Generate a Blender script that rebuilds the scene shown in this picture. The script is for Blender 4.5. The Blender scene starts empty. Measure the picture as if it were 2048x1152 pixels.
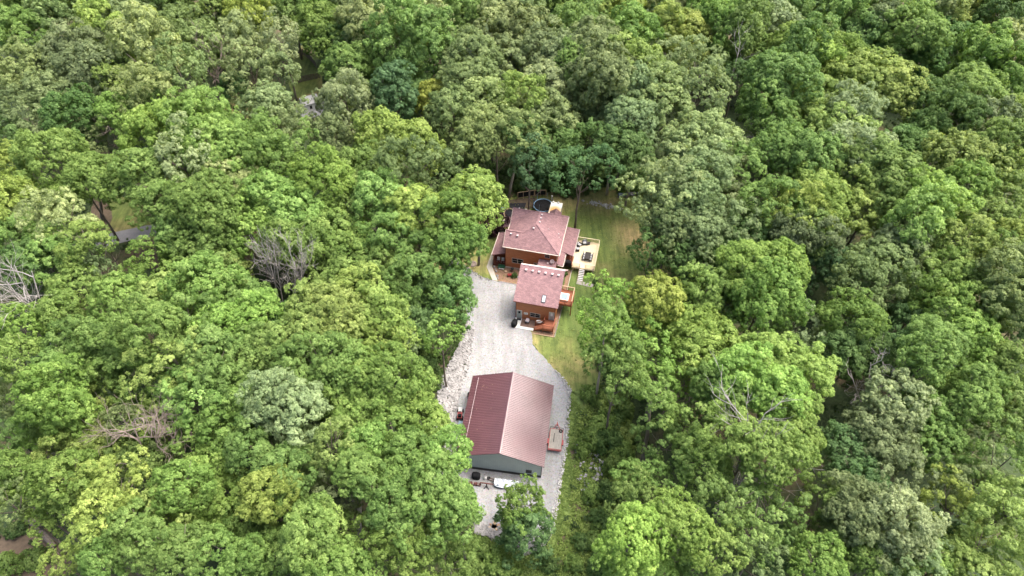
import bpy, bmesh, math, random
import numpy as np
from mathutils import Vector, Matrix
R = math.radians
sc = bpy.context.scene
C = sc.collection

# ---------------------------------------------------------------- camera, sky, sun
CAM_H, PITCH, FPX = 92.0, R(49.1), 1384.0
cam = bpy.data.objects.new('camera', bpy.data.cameras.new('camera'))
C.objects.link(cam)
cam.location = (0, 0, CAM_H)
cam.rotation_euler = (R(90) - PITCH, 0, 0)
cam.data.sensor_width = 36.0
cam.data.lens = 36.0 * FPX / 2048.0
cam.data.clip_start = 1.0
cam.data.clip_end = 3000.0
sc.camera = cam

SUN_AZ, SUN_EL = R(66), R(64)          # clockwise from +Y
world = bpy.data.worlds.new('World')
sc.world = world
world.use_nodes = True
wn = world.node_tree.nodes; wl = world.node_tree.links
for n in list(wn): wn.remove(n)
wo = wn.new('ShaderNodeOutputWorld'); bg = wn.new('ShaderNodeBackground'); sky = wn.new('ShaderNodeTexSky')
sky.sky_type = 'NISHITA'; sky.sun_disc = False
sky.sun_elevation = SUN_EL; sky.sun_rotation = SUN_AZ
sky.air_density = 0.7; sky.dust_density = 6.0; sky.ozone_density = 1.0
bg.inputs['Strength'].default_value = 0.15
wl.new(sky.outputs[0], bg.inputs[0]); wl.new(bg.outputs[0], wo.inputs[0])
sun = bpy.data.objects.new('sun', bpy.data.lights.new('sun', 'SUN'))
C.objects.link(sun)
sun.data.energy = 1.9; sun.data.angle = R(45); sun.data.color = (1.0, 0.955, 0.87)
sd = Vector((math.sin(SUN_AZ)*math.cos(SUN_EL), math.cos(SUN_AZ)*math.cos(SUN_EL), math.sin(SUN_EL)))
sun.rotation_euler = sd.to_track_quat('Z', 'Y').to_euler()
sc.view_settings.view_transform = 'Standard'; sc.view_settings.look = 'None'
sc.view_settings.gamma = 1.0; sc.view_settings.use_curve_mapping = False
sc.view_settings.exposure = 1.46
sc.render.engine = 'CYCLES'
cy = sc.cycles
cy.max_bounces = 5; cy.diffuse_bounces = 4; cy.glossy_bounces = 2; cy.transmission_bounces = 3; cy.transparent_max_bounces = 4
cy.use_denoising = True

# ---------------------------------------------------------------- picking places on the ground
def G(px, py, z=0.0):
    """Point at height z seen at pixel (px, py) of the 2048x1152 photograph."""
    u = (px-1024)/FPX; w = -(py-576)/FPX
    cp, sp = math.cos(PITCH), math.sin(PITCH)
    dx, dy, dz = u, sp*w+cp, cp*w-sp
    t = (z-CAM_H)/dz
    return Vector((dx*t, dy*t, z))
def depth(px, py, z=0.0):
    w = -(py-576)/FPX
    return (z-CAM_H)/(math.cos(PITCH)*w-math.sin(PITCH))

# ---------------------------------------------------------------- materials
def mat(name):
    m = bpy.data.materials.new(name); m.use_nodes = True
    nt = m.node_tree; b = nt.nodes['Principled BSDF']
    return m, nt, b
def ramp(nt, stops, fac):
    r = nt.nodes.new('ShaderNodeValToRGB')
    e = r.color_ramp.elements
    while len(e) > 1: e.remove(e[-1])
    e[0].position = stops[0][0]; e[0].color = (*stops[0][1], 1)
    for p, c in stops[1:]:
        x = e.new(p); x.color = (*c, 1)
    nt.links.new(fac, r.inputs[0]); return r.outputs[0]
def noise(nt, scale, detail=4, rough=.55, vec=None, dist=0.0):
    n = nt.nodes.new('ShaderNodeTexNoise'); n.inputs['Scale'].default_value = scale
    n.inputs['Detail'].default_value = detail; n.inputs['Roughness'].default_value = rough
    n.inputs['Distortion'].default_value = dist
    if vec is not None: nt.links.new(vec, n.inputs['Vector'])
    return n.outputs['Fac']
def coord(nt, kind='Object', scale=(1,1,1), rot=(0,0,0)):
    t = nt.nodes.new('ShaderNodeTexCoord'); mp = nt.nodes.new('ShaderNodeMapping')
    mp.inputs['Scale'].default_value = scale; mp.inputs['Rotation'].default_value = rot
    nt.links.new(t.outputs[kind], mp.inputs['Vector']); return mp.outputs[0]
def mix(nt, fac, a, b, mode='MIX'):
    n = nt.nodes.new('ShaderNodeMix'); n.data_type = 'RGBA'; n.blend_type = mode
    for s, v in ((0, fac), (6, a), (7, b)):
        if isinstance(v, (int, float)): n.inputs[s].default_value = v
        elif isinstance(v, tuple): n.inputs[s].default_value = (*v, 1)
        else: nt.links.new(v, n.inputs[s])
    return n.outputs[2]
def math_(nt, op, a, b=None):
    n = nt.nodes.new('ShaderNodeMath'); n.operation = op
    for i, v in enumerate((a, b)):
        if v is None: continue
        if isinstance(v, (int, float)): n.inputs[i].default_value = v
        else: nt.links.new(v, n.inputs[i])
    return n.outputs[0]
def bump(nt, b, h, strength=.4, dist=.05):
    n = nt.nodes.new('ShaderNodeBump'); n.inputs['Strength'].default_value = strength
    n.inputs['Distance'].default_value = dist
    nt.links.new(h, n.inputs['Height']); nt.links.new(n.outputs[0], b.inputs['Normal'])
def simple(name, col, rough=.7, var=.25, scale=3.0, metal=0, stretch=(1,1,1), bmp=0.0):
    m, nt, b = mat(name)
    v = coord(nt, 'Object', stretch)
    f = noise(nt, scale, 5, .6, v)
    lo = tuple(max(0, c*(1-var)) for c in col); hi = tuple(min(1, c*(1+var)) for c in col)
    nt.links.new(ramp(nt, [(.3, lo), (.7, hi)], f), b.inputs['Base Color'])
    b.inputs['Roughness'].default_value = rough; b.inputs['Metallic'].default_value = metal
    if bmp: bump(nt, b, f, bmp, .03)
    return m
M = {}
# leaves: colour of the tree comes from the object's own colour, each leaf varies a little round it
def leaf_material():
    m, nt, b = mat('leaves')
    oi = nt.nodes.new('ShaderNodeObjectInfo')
    at = nt.nodes.new('ShaderNodeAttribute'); at.attribute_name = 'tint'
    hsv = nt.nodes.new('ShaderNodeHueSaturation')
    nt.links.new(oi.outputs['Color'], hsv.inputs['Color'])
    nt.links.new(math_(nt, 'ADD', math_(nt, 'MULTIPLY', at.outputs['Fac'], -.026), .513), hsv.inputs['Hue'])
    nt.links.new(math_(nt, 'ADD', math_(nt, 'MULTIPLY', at.outputs['Fac'], .95), .53), hsv.inputs['Value'])
    nt.links.new(math_(nt, 'ADD', math_(nt, 'MULTIPLY', at.outputs['Fac'], -.12), 1.03), hsv.inputs['Saturation'])
    nt.links.new(hsv.outputs[0], b.inputs['Base Color'])
    b.inputs['Roughness'].default_value = .6
    b.inputs['Specular IOR Level'].default_value = .22
    tr = nt.nodes.new('ShaderNodeBsdfTranslucent')
    tc = mix(nt, 1.0, hsv.outputs[0], (1.35, 1.3, .5), 'MULTIPLY')
    nt.links.new(tc, tr.inputs['Color'])
    ms = nt.nodes.new('ShaderNodeMixShader'); ms.inputs[0].default_value = .36
    nt.links.new(b.outputs[0], ms.inputs[1]); nt.links.new(tr.outputs[0], ms.inputs[2])
    nt.links.new(ms.outputs[0], nt.nodes['Material Output'].inputs[0])
    return m
M['leaf'] = leaf_material()
def ground_material():
    m, nt, b = mat('forest_floor')
    v = coord(nt, 'Object')
    f = noise(nt, .09, 6, .6, v); g = noise(nt, 1.7, 6, .7, v)
    c = ramp(nt, [(.35, (.030, .055, .018)), (.5, (.05, .075, .025)), (.66, (.12, .085, .05))], f)
    c2 = ramp(nt, [(.3, (.55, .55, .5)), (.7, (1.3, 1.3, 1.2))], g)
    nt.links.new(mix(nt, 1.0, c, c2, 'MULTIPLY'), b.inputs['Base Color'])
    b.inputs['Roughness'].default_value = .95; bump(nt, b, g, .8, .15); return m
M['ground'] = ground_material()
def lawn_material():
    m, nt, b = mat('lawn_grass')
    v = coord(nt, 'Object')
    big = noise(nt, .11, 4, .55, v, .6); mid = noise(nt, .8, 5, .65, v); fine = noise(nt, 9, 4, .7, v)
    st = noise(nt, 1.6, 3, .6, coord(nt, 'Object', (1, .10, 1), (0, 0, R(-38))))
    c = ramp(nt, [(.34, (.105, .155, .04)), (.46, (.155, .20, .055)), (.55, (.235, .235, .085)), (.66, (.35, .28, .145))], big)
    def worn(c, x, y, r, col, amt):
        mp = nt.nodes.new('ShaderNodeMapping'); mp.vector_type = 'TEXTURE'; mp.inputs['Location'].default_value = (x, y, 0); mp.inputs['Scale'].default_value = (r, r, r)
        nt.links.new(v, mp.inputs['Vector']); gr = nt.nodes.new('ShaderNodeTexGradient'); gr.gradient_type = 'SPHERICAL'; nt.links.new(mp.outputs[0], gr.inputs[0])
        f_ = math_(nt, 'MULTIPLY', math_(nt, 'MULTIPLY', gr.outputs['Fac'], amt), math_(nt, 'ADD', mid, .35)); f_.node.use_clamp = True
        return mix(nt, f_, c, col)
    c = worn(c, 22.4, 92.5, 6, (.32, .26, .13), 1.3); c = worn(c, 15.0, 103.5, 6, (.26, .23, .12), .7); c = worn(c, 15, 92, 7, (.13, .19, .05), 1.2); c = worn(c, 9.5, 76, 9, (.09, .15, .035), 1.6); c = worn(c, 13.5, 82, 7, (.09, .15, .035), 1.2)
    c = mix(nt, 1.0, c, ramp(nt, [(.3, (.66, .70, .64)), (.7, (1.3, 1.25, 1.2))], st), 'MULTIPLY')
    c = mix(nt, 1.0, c, ramp(nt, [(.3, (.75, .78, .75)), (.7, (1.25, 1.2, 1.2))], mid), 'MULTIPLY')
    c = mix(nt, 1.0, c, ramp(nt, [(.3, (.6, .62, .6)), (.7, (1.35, 1.3, 1.3))], fine), 'MULTIPLY')
    nt.links.new(c, b.inputs['Base Color']); b.inputs['Roughness'].default_value = .95
    bump(nt, b, fine, .7, .08); return m
M['lawn'] = lawn_material()
def gravel_material():
    m, nt, b = mat('pale_gravel')
    v = coord(nt, 'Object')
    big = noise(nt, .16, 4, .6, v, .5); fine = noise(nt, 14, 3, .8, v)
    vo = nt.nodes.new('ShaderNodeTexVoronoi'); vo.inputs['Scale'].default_value = 5.5
    nt.links.new(v, vo.inputs['Vector'])
    sp = noise(nt, 2.6, 5, .75, v)
    c = ramp(nt, [(.35, (.245, .25, .262)), (.55, (.28, .286, .298)), (.72, (.28, .265, .25))], big)
    c = mix(nt, 1.0, c, ramp(nt, [(.28, (.62, .62, .63)), (.7, (1.18, 1.18, 1.18))], fine), 'MULTIPLY')
    c = mix(nt, 1.0, c, ramp(nt, [(.28, (.5, .46, .42)), (.36, (1, 1, 1))], sp), 'MULTIPLY')
    tk = noise(nt, .55, 3, .5, coord(nt, 'Object', (1, .12, 1), (0, 0, R(8))))
    c = mix(nt, 1.0, c, ramp(nt, [(.38, (.88, .87, .85)), (.52, (1.04, 1.04, 1.04))], tk), 'MULTIPLY')
    lt = noise(nt, 7.5, 2, .6, v)
    c = mix(nt, 1.0, c, ramp(nt, [(.22, (.35, .33, .3)), (.27, (1, 1, 1))], lt), 'MULTIPLY')
    c = mix(nt, .25, c, vo.outputs['Color'], 'OVERLAY')
    hs = nt.nodes.new('ShaderNodeHueSaturation'); hs.inputs['Saturation'].default_value = .35
    nt.links.new(c, hs.inputs['Color'])
    nt.links.new(hs.outputs[0], b.inputs['Base Color']); b.inputs['Roughness'].default_value = .95
    bump(nt, b, fine, .6, .04); return m
M['gravel'] = gravel_material()
def shingle_material():
    m, nt, b = mat('red_shingles')
    v = coord(nt, 'Object')
    br = nt.nodes.new('ShaderNodeTexBrick'); nt.links.new(v, br.inputs['Vector'])
    br.inputs['Scale'].default_value = 1.0; br.inputs['Brick Width'].default_value = .42; br.inputs['Row Height'].default_value = .17
    br.inputs['Mortar Size'].default_value = .012; br.inputs['Color1'].default_value = (.30, .185, .19, 1)
    br.inputs['Color2'].default_value = (.21, .128, .136, 1); br.inputs['Mortar'].default_value = (.16, .09, .095, 1)
    f = noise(nt, .7, 5, .65, v); g = noise(nt, 3.4, 3, .7, v)
    c = mix(nt, 1.0, br.outputs[0], ramp(nt, [(.3, (.88, .85, .86)), (.7, (1.15, 1.12, 1.1))], f), 'MULTIPLY')
    c = mix(nt, 1.0, c, ramp(nt, [(.3, (.8, .8, .84)), (.7, (1.2, 1.18, 1.15))], g), 'MULTIPLY')
    nt.links.new(c, b.inputs['Base Color']); b.inputs['Roughness'].default_value = .9
    bump(nt, b, br.outputs['Fac'], -.3, .02); return m
M['shingle'] = shingle_material()
def siding_material(name, c1, c2, pitch=.2, vertical=False):
    m, nt, b = mat(name)
    v = coord(nt, 'Object')
    w = nt.nodes.new('ShaderNodeTexWave'); w.wave_type = 'BANDS'; w.bands_direction = 'Z'; w.wave_profile = 'SAW'
    w.inputs['Scale'].default_value = .31415/pitch*1.0; w.inputs['Distortion'].default_value = 0
    nt.links.new(v, w.inputs['Vector'])
    f = noise(nt, 1.3, 5, .6, coord(nt, 'Object', (1, 1, 3)))
    c = ramp(nt, [(.3, c1), (.72, c2)], f)
    c = mix(nt, 1.0, c, ramp(nt, [(0, (.62, .62, .62)), (.15, (1, 1, 1)), (1, (1.06, 1.06, 1.06))], w.outputs[0]), 'MULTIPLY')
    nt.links.new(c, b.inputs['Base Color']); b.inputs['Roughness'].default_value = .6
    bump(nt, b, w.outputs[0], .4, .03); return m
M['cedar'] = siding_material('cedar_siding', (.34, .115, .045), (.46, .175, .070))
M['barn_wall'] = simple('grey_green_steel', (.40, .455, .43), .5, .07, .6)
M['barn_roof'] = simple('dark_red_steel', (.104, .045, .053), .34, .12, .5)
M['barn_roof'].node_tree.nodes['Principled BSDF'].inputs['Specular IOR Level'].default_value = .95
M['barn_dark'] = simple('black_steel', (.02, .02, .022), .5, .2)
M['white'] = simple('white_paint', (.72, .71, .68), .5, .05)
M['cream'] = simple('cream_trim', (.48, .42, .36), .5, .06)
M['concrete'] = simple('pale_concrete', (.50, .46, .39), .9, .12, 2)
M['whitecon'] = simple('white_concrete', (.66, .65, .62), .85, .06, 2)
M['glass'] = simple('dark_glass', (.012, .015, .018), .08, .2)
M['grey_door'] = simple('grey_green_door', (.36, .38, .35), .5, .06)
M['redwood'] = simple('red_stained_wood', (.30, .095, .045), .65, .2, 2, 0, (6, 1, 1))
M['darkwood'] = simple('dark_red_wood', (.10, .025, .02), .7, .25, 2)
M['newwood'] = simple('new_pine_boards', (.82, .70, .46), .7, .10, 2.5, 0, (1, 7, 1))
M['greywood'] = simple('weathered_boards', (.30, .28, .25), .85, .3, 2.5, 0, (8, 1, 1))
M['tan'] = simple('tan_timber', (.46, .33, .21), .8, .15)
M['mulch'] = simple('brown_mulch', (.25, .155, .10), .95, .35, 6, 0, (1,1,1), .6)
M['soil'] = simple('bare_soil', (.12, .088, .058), .95, .3, 1.5, 0, (1,1,1), .5)
M['black'] = simple('black_fabric', (.018, .018, .02), .8, .4, 4)
M['rubber'] = simple('black_rubber', (.02, .02, .02), .8, .2)
M['wicker'] = simple('dark_wicker', (.05, .042, .04), .8, .3, 12)
M['cushion'] = simple('pale_cushion', (.5, .5, .5), .9, .1)
M['steel_blue'] = simple('blue_grey_vinyl', (.22, .31, .40), .45, .08)
M['tarp'] = simple('silver_tarp', (.52, .56, .62), .4, .12, 1.2, 0, (1,1,1), .5)
M['darktarp'] = simple('slate_tarp', (.10, .14, .17), .5, .12)
M['red'] = simple('faded_red_paint', (.28, .03, .03), .45, .2)
M['rock'] = simple('pale_limestone', (.29, .28, .275), .9, .4, 1.1)
M['bark'] = simple('grey_bark', (.17, .14, .11), .95, .35, 2, 0, (3, 3, .5), .6)
M['deadbark'] = simple('bleached_bark', (.34, .31, .29), .95, .2, 2)
M['brownbark'] = simple('dead_brown_bark', (.24, .19, .165), .95, .25, 2)
M['roof_vent'] = simple('galvanised_vent', (.44, .36, .365), .5, .05)
M['blue'] = simple('blue_padding', (.25, .42, .62), .6, .1)
M['orange'] = simple('orange_tarp', (.42, .25, .14), .7, .2, 1)
M['asphalt'] = simple('dark_ground_cover', (.02, .02, .026), .9, .3, 2)
M['darkboards'] = simple('brown_patio_planks', (.17, .105, .08), .8, .25, 2, 0, (1, 6, 1))
M['paver'] = simple('grey_paver', (.36, .33, .29), .9, .15, 2)
M['green_paint'] = simple('dark_green_paint', (.02, .10, .05), .5, .2)
M['oldfence'] = simple('weathered_fence', (.19, .155, .13), .9, .25, 3)
M['road'] = simple('grey_road', (.26, .25, .26), .9, .12, 2)
M['grey_roof'] = simple('pale_grey_shingles', (.42, .42, .43), .9, .1, 3)

M['edge_rock'] = simple('white_edge_stone', (.42, .41, .40), .9, .35, 1.5)
M['verge'] = simple('rough_verge_grass', (.14, .20, .05), .95, .45, 1.2, 0, (1, 1, 1), .8)
M['black'].node_tree.nodes['Principled BSDF'].inputs['Specular IOR Level'].default_value = .1
# ---------------------------------------------------------------- mesh builder
def prop(o, label=None, cat=None, group=None, kind=None):
    if label: o['label'] = label
    if cat: o['category'] = cat
    if group: o['group'] = group
    if kind: o['kind'] = kind
    return o
class MB:
    def __init__(s): s.v = []; s.f = []
    def add(s, vs, fs):
        n = len(s.v); s.v += [tuple(x) for x in vs]; s.f += [tuple(n+i for i in f) for f in fs]; return s
    def box(s, x0, x1, y0, y1, z0, z1, mtx=None):
        vs = [Vector((x, y, z)) for z in (z0, z1) for x, y in ((x0, y0), (x1, y0), (x1, y1), (x0, y1))]
        if mtx: vs = [mtx @ v for v in vs]
        return s.add(vs, [(3,2,1,0), (4,5,6,7), (0,1,5,4), (1,2,6,5), (2,3,7,6), (3,0,4,7)])
    def prism(s, pts, z0, z1):
        n = len(pts)
        a = sum(pts[i][0]*pts[(i+1) % n][1]-pts[(i+1) % n][0]*pts[i][1] for i in range(n))
        if a < 0: pts = pts[::-1]
        vs = [(p[0], p[1], z0) for p in pts]+[(p[0], p[1], z1) for p in pts]
        return s.add(vs, [tuple(range(n))[::-1], tuple(range(n, 2*n))]+[(i, (i+1) % n, n+(i+1) % n, n+i) for i in range(n)])
    def slab(s, pts, t):
        """polygon in space (top face, any order) thickened straight down by t"""
        n = len(pts); nn = Vector((0, 0, 0))
        P = [Vector(p) for p in pts]
        for i in range(n): nn += P[i].cross(P[(i+1) % n])
        if nn.z < 0: P = P[::-1]
        vs = P+[p-Vector((0, 0, t)) for p in P]
        return s.add(vs, [tuple(range(n)), tuple(range(n, 2*n))[::-1]]+[((i+1) % n, i, n+i, n+(i+1) % n) for i in range(n)])
    def beam(s, a, b, w, h=None):
        a = Vector(a); b = Vector(b); h = h or w
        d = (b-a).normalized(); up = Vector((0, 0, 1)) if abs(d.z) < .95 else Vector((0, 1, 0))
        sx = d.cross(up).normalized()*w/2; sy = sx.cross(d).normalized()*h/2
        vs = [p+i*sx+j*sy for p in (a, b) for i, j in ((-1,-1), (1,-1), (1,1), (-1,1))]
        return s.add(vs, [(0,1,2,3), (7,6,5,4), (0,4,5,1), (1,5,6,2), (2,6,7,3), (3,7,4,0)])
    def tube(s, path, rad, n=6):
        path = [Vector(p) for p in path]
        if not isinstance(rad, (list, tuple)): rad = [rad]*len(path)
        base = len(s.v); prev = None
        for i, p in enumerate(path):
            d = (path[min(i+1, len(path)-1)]-path[max(i-1, 0)]).normalized()
            if prev is None: prev = d.orthogonal().normalized()
            a = (prev-d*prev.dot(d)); a = a.normalized() if a.length > 1e-6 else d.orthogonal().normalized()
            prev = a; b = d.cross(a)
            for k in range(n):
                t = 2*math.pi*k/n
                s.v.append(tuple(p+(a*math.cos(t)+b*math.sin(t))*rad[i]))
        for i in range(len(path)-1):
            for k in range(n):
                s.f.append((base+i*n+k, base+i*n+(k+1) % n, base+(i+1)*n+(k+1) % n, base+(i+1)*n+k))
        s.f.append(tuple(base+k for k in range(n))[::-1]); e = base+(len(path)-1)*n
        s.f.append(tuple(e+k for k in range(n))); return s
    def lathe(s, c, prof, n=16, sx=1, sy=1):
        base = len(s.v)
        for r, z in prof:
            for k in range(n):
                t = 2*math.pi*k/n; s.v.append((c[0]+r*sx*math.cos(t), c[1]+r*sy*math.sin(t), c[2]+z))
        for i in range(len(prof)-1):
            for k in range(n):
                s.f.append((base+i*n+k, base+i*n+(k+1) % n, base+(i+1)*n+(k+1) % n, base+(i+1)*n+k))
        s.f.append(tuple(base+k for k in range(n))[::-1]); e = base+(len(prof)-1)*n
        s.f.append(tuple(e+k for k in range(n))); return s
    def torus(s, c, R0, r0, n=24, m=8, mtx=None):
        base = len(s.v)
        for i in range(n):
            t = 2*math.pi*i/n
            for j in range(m):
                a = 2*math.pi*j/m
                v = Vector(((R0+r0*math.cos(a))*math.cos(t), (R0+r0*math.cos(a))*math.sin(t), r0*math.sin(a)))
                if mtx: v = mtx @ v
                s.v.append(tuple(v+Vector(c)))
        for i in range(n):
            for j in range(m):
                s.f.append((base+i*m+j, base+((i+1) % n)*m+j, base+((i+1) % n)*m+(j+1) % m, base+i*m+(j+1) % m))
        return s
    def rock(s, c, r, rng, flat=.7):
        phi = (1+5**.5)/2
        ico = [(-1,phi,0),(1,phi,0),(-1,-phi,0),(1,-phi,0),(0,-1,phi),(0,1,phi),(0,-1,-phi),(0,1,-phi),(phi,0,-1),(phi,0,1),(-phi,0,-1),(-phi,0,1)]
        fs = [(0,11,5),(0,5,1),(0,1,7),(0,7,10),(0,10,11),(1,5,9),(5,11,4),(11,10,2),(10,7,6),(7,1,8),(3,9,4),(3,4,2),(3,2,6),(3,6,8),(3,8,9),(4,9,5),(2,4,11),(6,2,10),(8,6,7),(9,8,1)]
        t = rng.uniform(0, 6.28); ct, st = math.cos(t), math.sin(t); ax, ay = rng.uniform(.7, 1.2), rng.uniform(.7, 1.2)
        vs = []
        for x, y, z in ico:
            k = r/1.9*rng.uniform(.75, 1.2); x, y, z = x*k*ax, y*k*ay, z*k*flat
            vs.append((c[0]+x*ct-y*st, c[1]+x*st+y*ct, c[2]+z))
        return s.add(vs, fs)
    def mesh(s, name, m, smooth=False):
        me = bpy.data.meshes.new(name); me.from_pydata(s.v, [], s.f)
        me.materials.append(m)
        if smooth: me.polygons.foreach_set('use_smooth', [True]*len(me.polygons))
        me.update(); return me
    def build(s, name, m, parent=None, smooth=False, **k):
        o = bpy.data.objects.new(name, s.mesh(name, m, smooth)); C.objects.link(o); o.parent = parent
        return prop(o, **k)
def thing(name, label, cat, loc=(0,0,0), rz=0, group=None, parent=None):
    o = bpy.data.objects.new(name, None); C.objects.link(o); o.empty_display_size = .3
    o.location = loc; o.rotation_euler = (0, 0, rz); o.parent = parent
    return prop(o, label, cat, group)
def copy_tree(o, parent=None):
    c = o.copy(); C.objects.link(c); c.parent = parent
    for ch in list(o.children): copy_tree(ch, c)
    return c
def relabel(o, label): o['label'] = label; return o

# ---------------------------------------------------------------- ground sheets
rng = random.Random(7)
g = MB()
N = 40
xs = [(-1+2*i/N) for i in range(N+1)]
gx = [450*math.copysign(abs(x)**1.3, x) for x in xs]; gy = [120+450*math.copysign(abs(x)**1.3, x) for x in xs]
g.add([(x, y, 0) for y in gy for x in gx], [(j*(N+1)+i, j*(N+1)+i+1, (j+1)*(N+1)+i+1, (j+1)*(N+1)+i) for j in range(N) for i in range(N)])
g.build('ground', M['ground'], kind='structure')
def smooth_poly(pts, k=6, jit=.12, seed=1, z=0.0):
    r = random.Random(seed); P = [G(*p, 0) if len(p) == 2 else Vector(p[:2]).to_3d() for p in pts]; n = len(P); out = []
    for i in range(n):
        a, b, c, d = P[i-1], P[i], P[(i+1) % n], P[(i+2) % n]
        for j in range(k):
            t = j/k
            q = .5*((2*b)+(c-a)*t+(2*a-5*b+4*c-d)*t*t+(3*b-a-3*c+d)*t**3)
            out.append((q.x+r.uniform(-jit, jit), q.y+r.uniform(-jit, jit), z))
    return out
KEEP_CLEAR = []
def sheet(name, pts, z, m, k=6, jit=.12, seed=1, raw=False, **kw):
    P = [(*(G(*p, 0).to_2d()), z) for p in pts] if raw else smooth_poly(pts, k, jit, seed, z)
    b = MB()
    a = sum(P[i][0]*P[(i+1) % len(P)][1]-P[(i+1) % len(P)][0]*P[i][1] for i in range(len(P)))
    if a < 0: P = P[::-1]
    b.add(P, [tuple(range(len(P)))])
    kw.setdefault('kind', 'structure')
    if 'distant' in name: KEEP_CLEAR.append(P)
    return b.build(name, m, **kw), P
LAWN = [(868,545),(880,500),(930,430),(975,400),(1040,392),(1140,378),(1230,372),(1310,352),(1350,420),(1340,560),(1275,650),(1225,720),(1190,790),(1158,830),(1140,800),(1100,740),(1040,660),(960,600)]
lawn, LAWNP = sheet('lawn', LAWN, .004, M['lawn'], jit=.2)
DRIVE = [(880,496),(905,513),(925,528),(945,542),(965,555),(995,563),(1035,572),(1040,640),(1062,664),(1066,690),(1086,712),(1108,738),(1127,760),(1141,780),(1139,800),(1135,850),(1133,890),(1126,930),(1122,960),(1117,1000),(1109,1030),(1098,1075),(1080,1110),(1040,1110),(1010,1080),(965,1046),(935,1020),(915,960),(895,900),(893,850),(905,827),(917,786),(935,731),(941,692),(946,661),(936,635),(925,600),(905,560),(885,530),(872,505)]
drive, DRIVEP = sheet('driveway', DRIVE, .008, M['gravel'], jit=.1, seed=3)
sheet('distant_lawn', [(600,92),(628,100),(640,130),(645,175),(640,200),(600,200),(575,160),(585,120)], .004, M['lawn'], seed=5)
sheet('distant_lawn', [(440,196),(470,200),(500,205),(500,240),(460,225),(435,210)], .004, M['lawn'], seed=6)
sheet('distant_lawn', [(195,395),(240,392),(285,410),(300,440),(330,470),(320,500),(260,480),(195,460)], .004, M['lawn'], seed=7)
sheet('soil_patch', [(265,485),(300,478),(335,490),(345,515),(320,545),(280,520)], .005, M['soil'], seed=8)
sheet('soil_patch', [(185,400),(205,395),(225,430),(210,460),(185,455)], .006, M['soil'], seed=9)
sheet('distant_road', [(150,480),(215,468),(250,460),(300,450),(380,436),(385,458),(300,474),(240,486),(190,498),(150,505)], .009, M['road'], jit=.05, seed=9)
sheet('distant_driveway', [(590,215),(625,192),(650,205),(640,230),(610,235)], .009, M['gravel'], seed=9)
sheet('rough_verge', [(1140,775),(1165,800),(1165,860),(1160,930),(1150,1000),(1135,1060),(1115,1110),(1100,1160),(1080,1160),(1092,1090),(1112,1020),(1122,960),(1128,920),(1133,860),(1137,800)], .0045, M['verge'], seed=15, jit=.4)
KEEP_CLEAR.append(smooth_poly([(1140,785),(1156,810),(1155,860),(1150,930),(1140,1000),(1125,1060),(1105,1110),(1092,1090),(1112,1020),(1122,960),(1128,920),(1133,860),(1137,800)]))
sheet('soil_patch', [(0,1070),(60,1030),(110,1080),(140,1152),(0,1180)], .005, M['soil'], seed=10)
sheet('soil_patch', [(1140,895),(1165,890),(1190,930),(1190,1000),(1160,1040),(1140,1010),(1150,950)], .005, M['soil'], seed=11)
sheet('soil_patch', [(1110,1090),(1150,1070),(1165,1120),(1150,1170),(1110,1170)], .006, M['soil'], seed=12)
sheet('soil_patch', [(845,715),(880,700),(900,715),(885,760),(850,765)], .005, M['soil'], seed=13)
sheet('soil_patch', [(985,408),(1060,395),(1075,402),(1070,415),(1000,420)], .007, M['soil'], seed=14)
# ---------------------------------------------------------------- frames of the two building groups
HO, HRZ = Vector((.656, 73.0, 0)), R(-12.8)      # garage south-west corner; u along its south wall, v along its west wall
BO, BRZ = Vector((-.77, 51.24, 0)), R(-8.1)      # middle of the barn
def hp(u, v, z=0): return HO+Matrix.Rotation(HRZ, 3, 'Z') @ Vector((u, v, z))
def bp(u, v, z=0): return BO+Matrix.Rotation(BRZ, 3, 'Z') @ Vector((u, v, z))
def wall_quad(b, p0, p1, z0, z1, openings, t=.14):
    """upright wall from p0 to p1 (local xy) with real openings [(a0,a1,z0,z1)] measured along it"""
    p0 = Vector((*p0, 0)); p1 = Vector((*p1, 0)); d = (p1-p0); Lw = d.length; d /= Lw; n = Vector((-d.y, d.x, 0))
    mt = Matrix.Translation(p0) @ Matrix(((d.x, n.x, 0, 0), (d.y, n.y, 0, 0), (0, 0, 1, 0), (0, 0, 0, 1)))
    cuts = sorted({0, Lw}|{a for o in openings for a in o[:2]})
    for a0, a1 in zip(cuts, cuts[1:]):
        zs = [(z0, z1)]
        for o in openings:
            if o[0] <= a0+1e-6 and o[1] >= a1-1e-6: zs = [q for s in zs for q in ((s[0], o[2]), (o[3], s[1])) if q[1]-q[0] > 1e-4]
        for s in zs: b.box(a0, a1, 0, t, s[0], s[1], mt)
    return b
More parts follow.
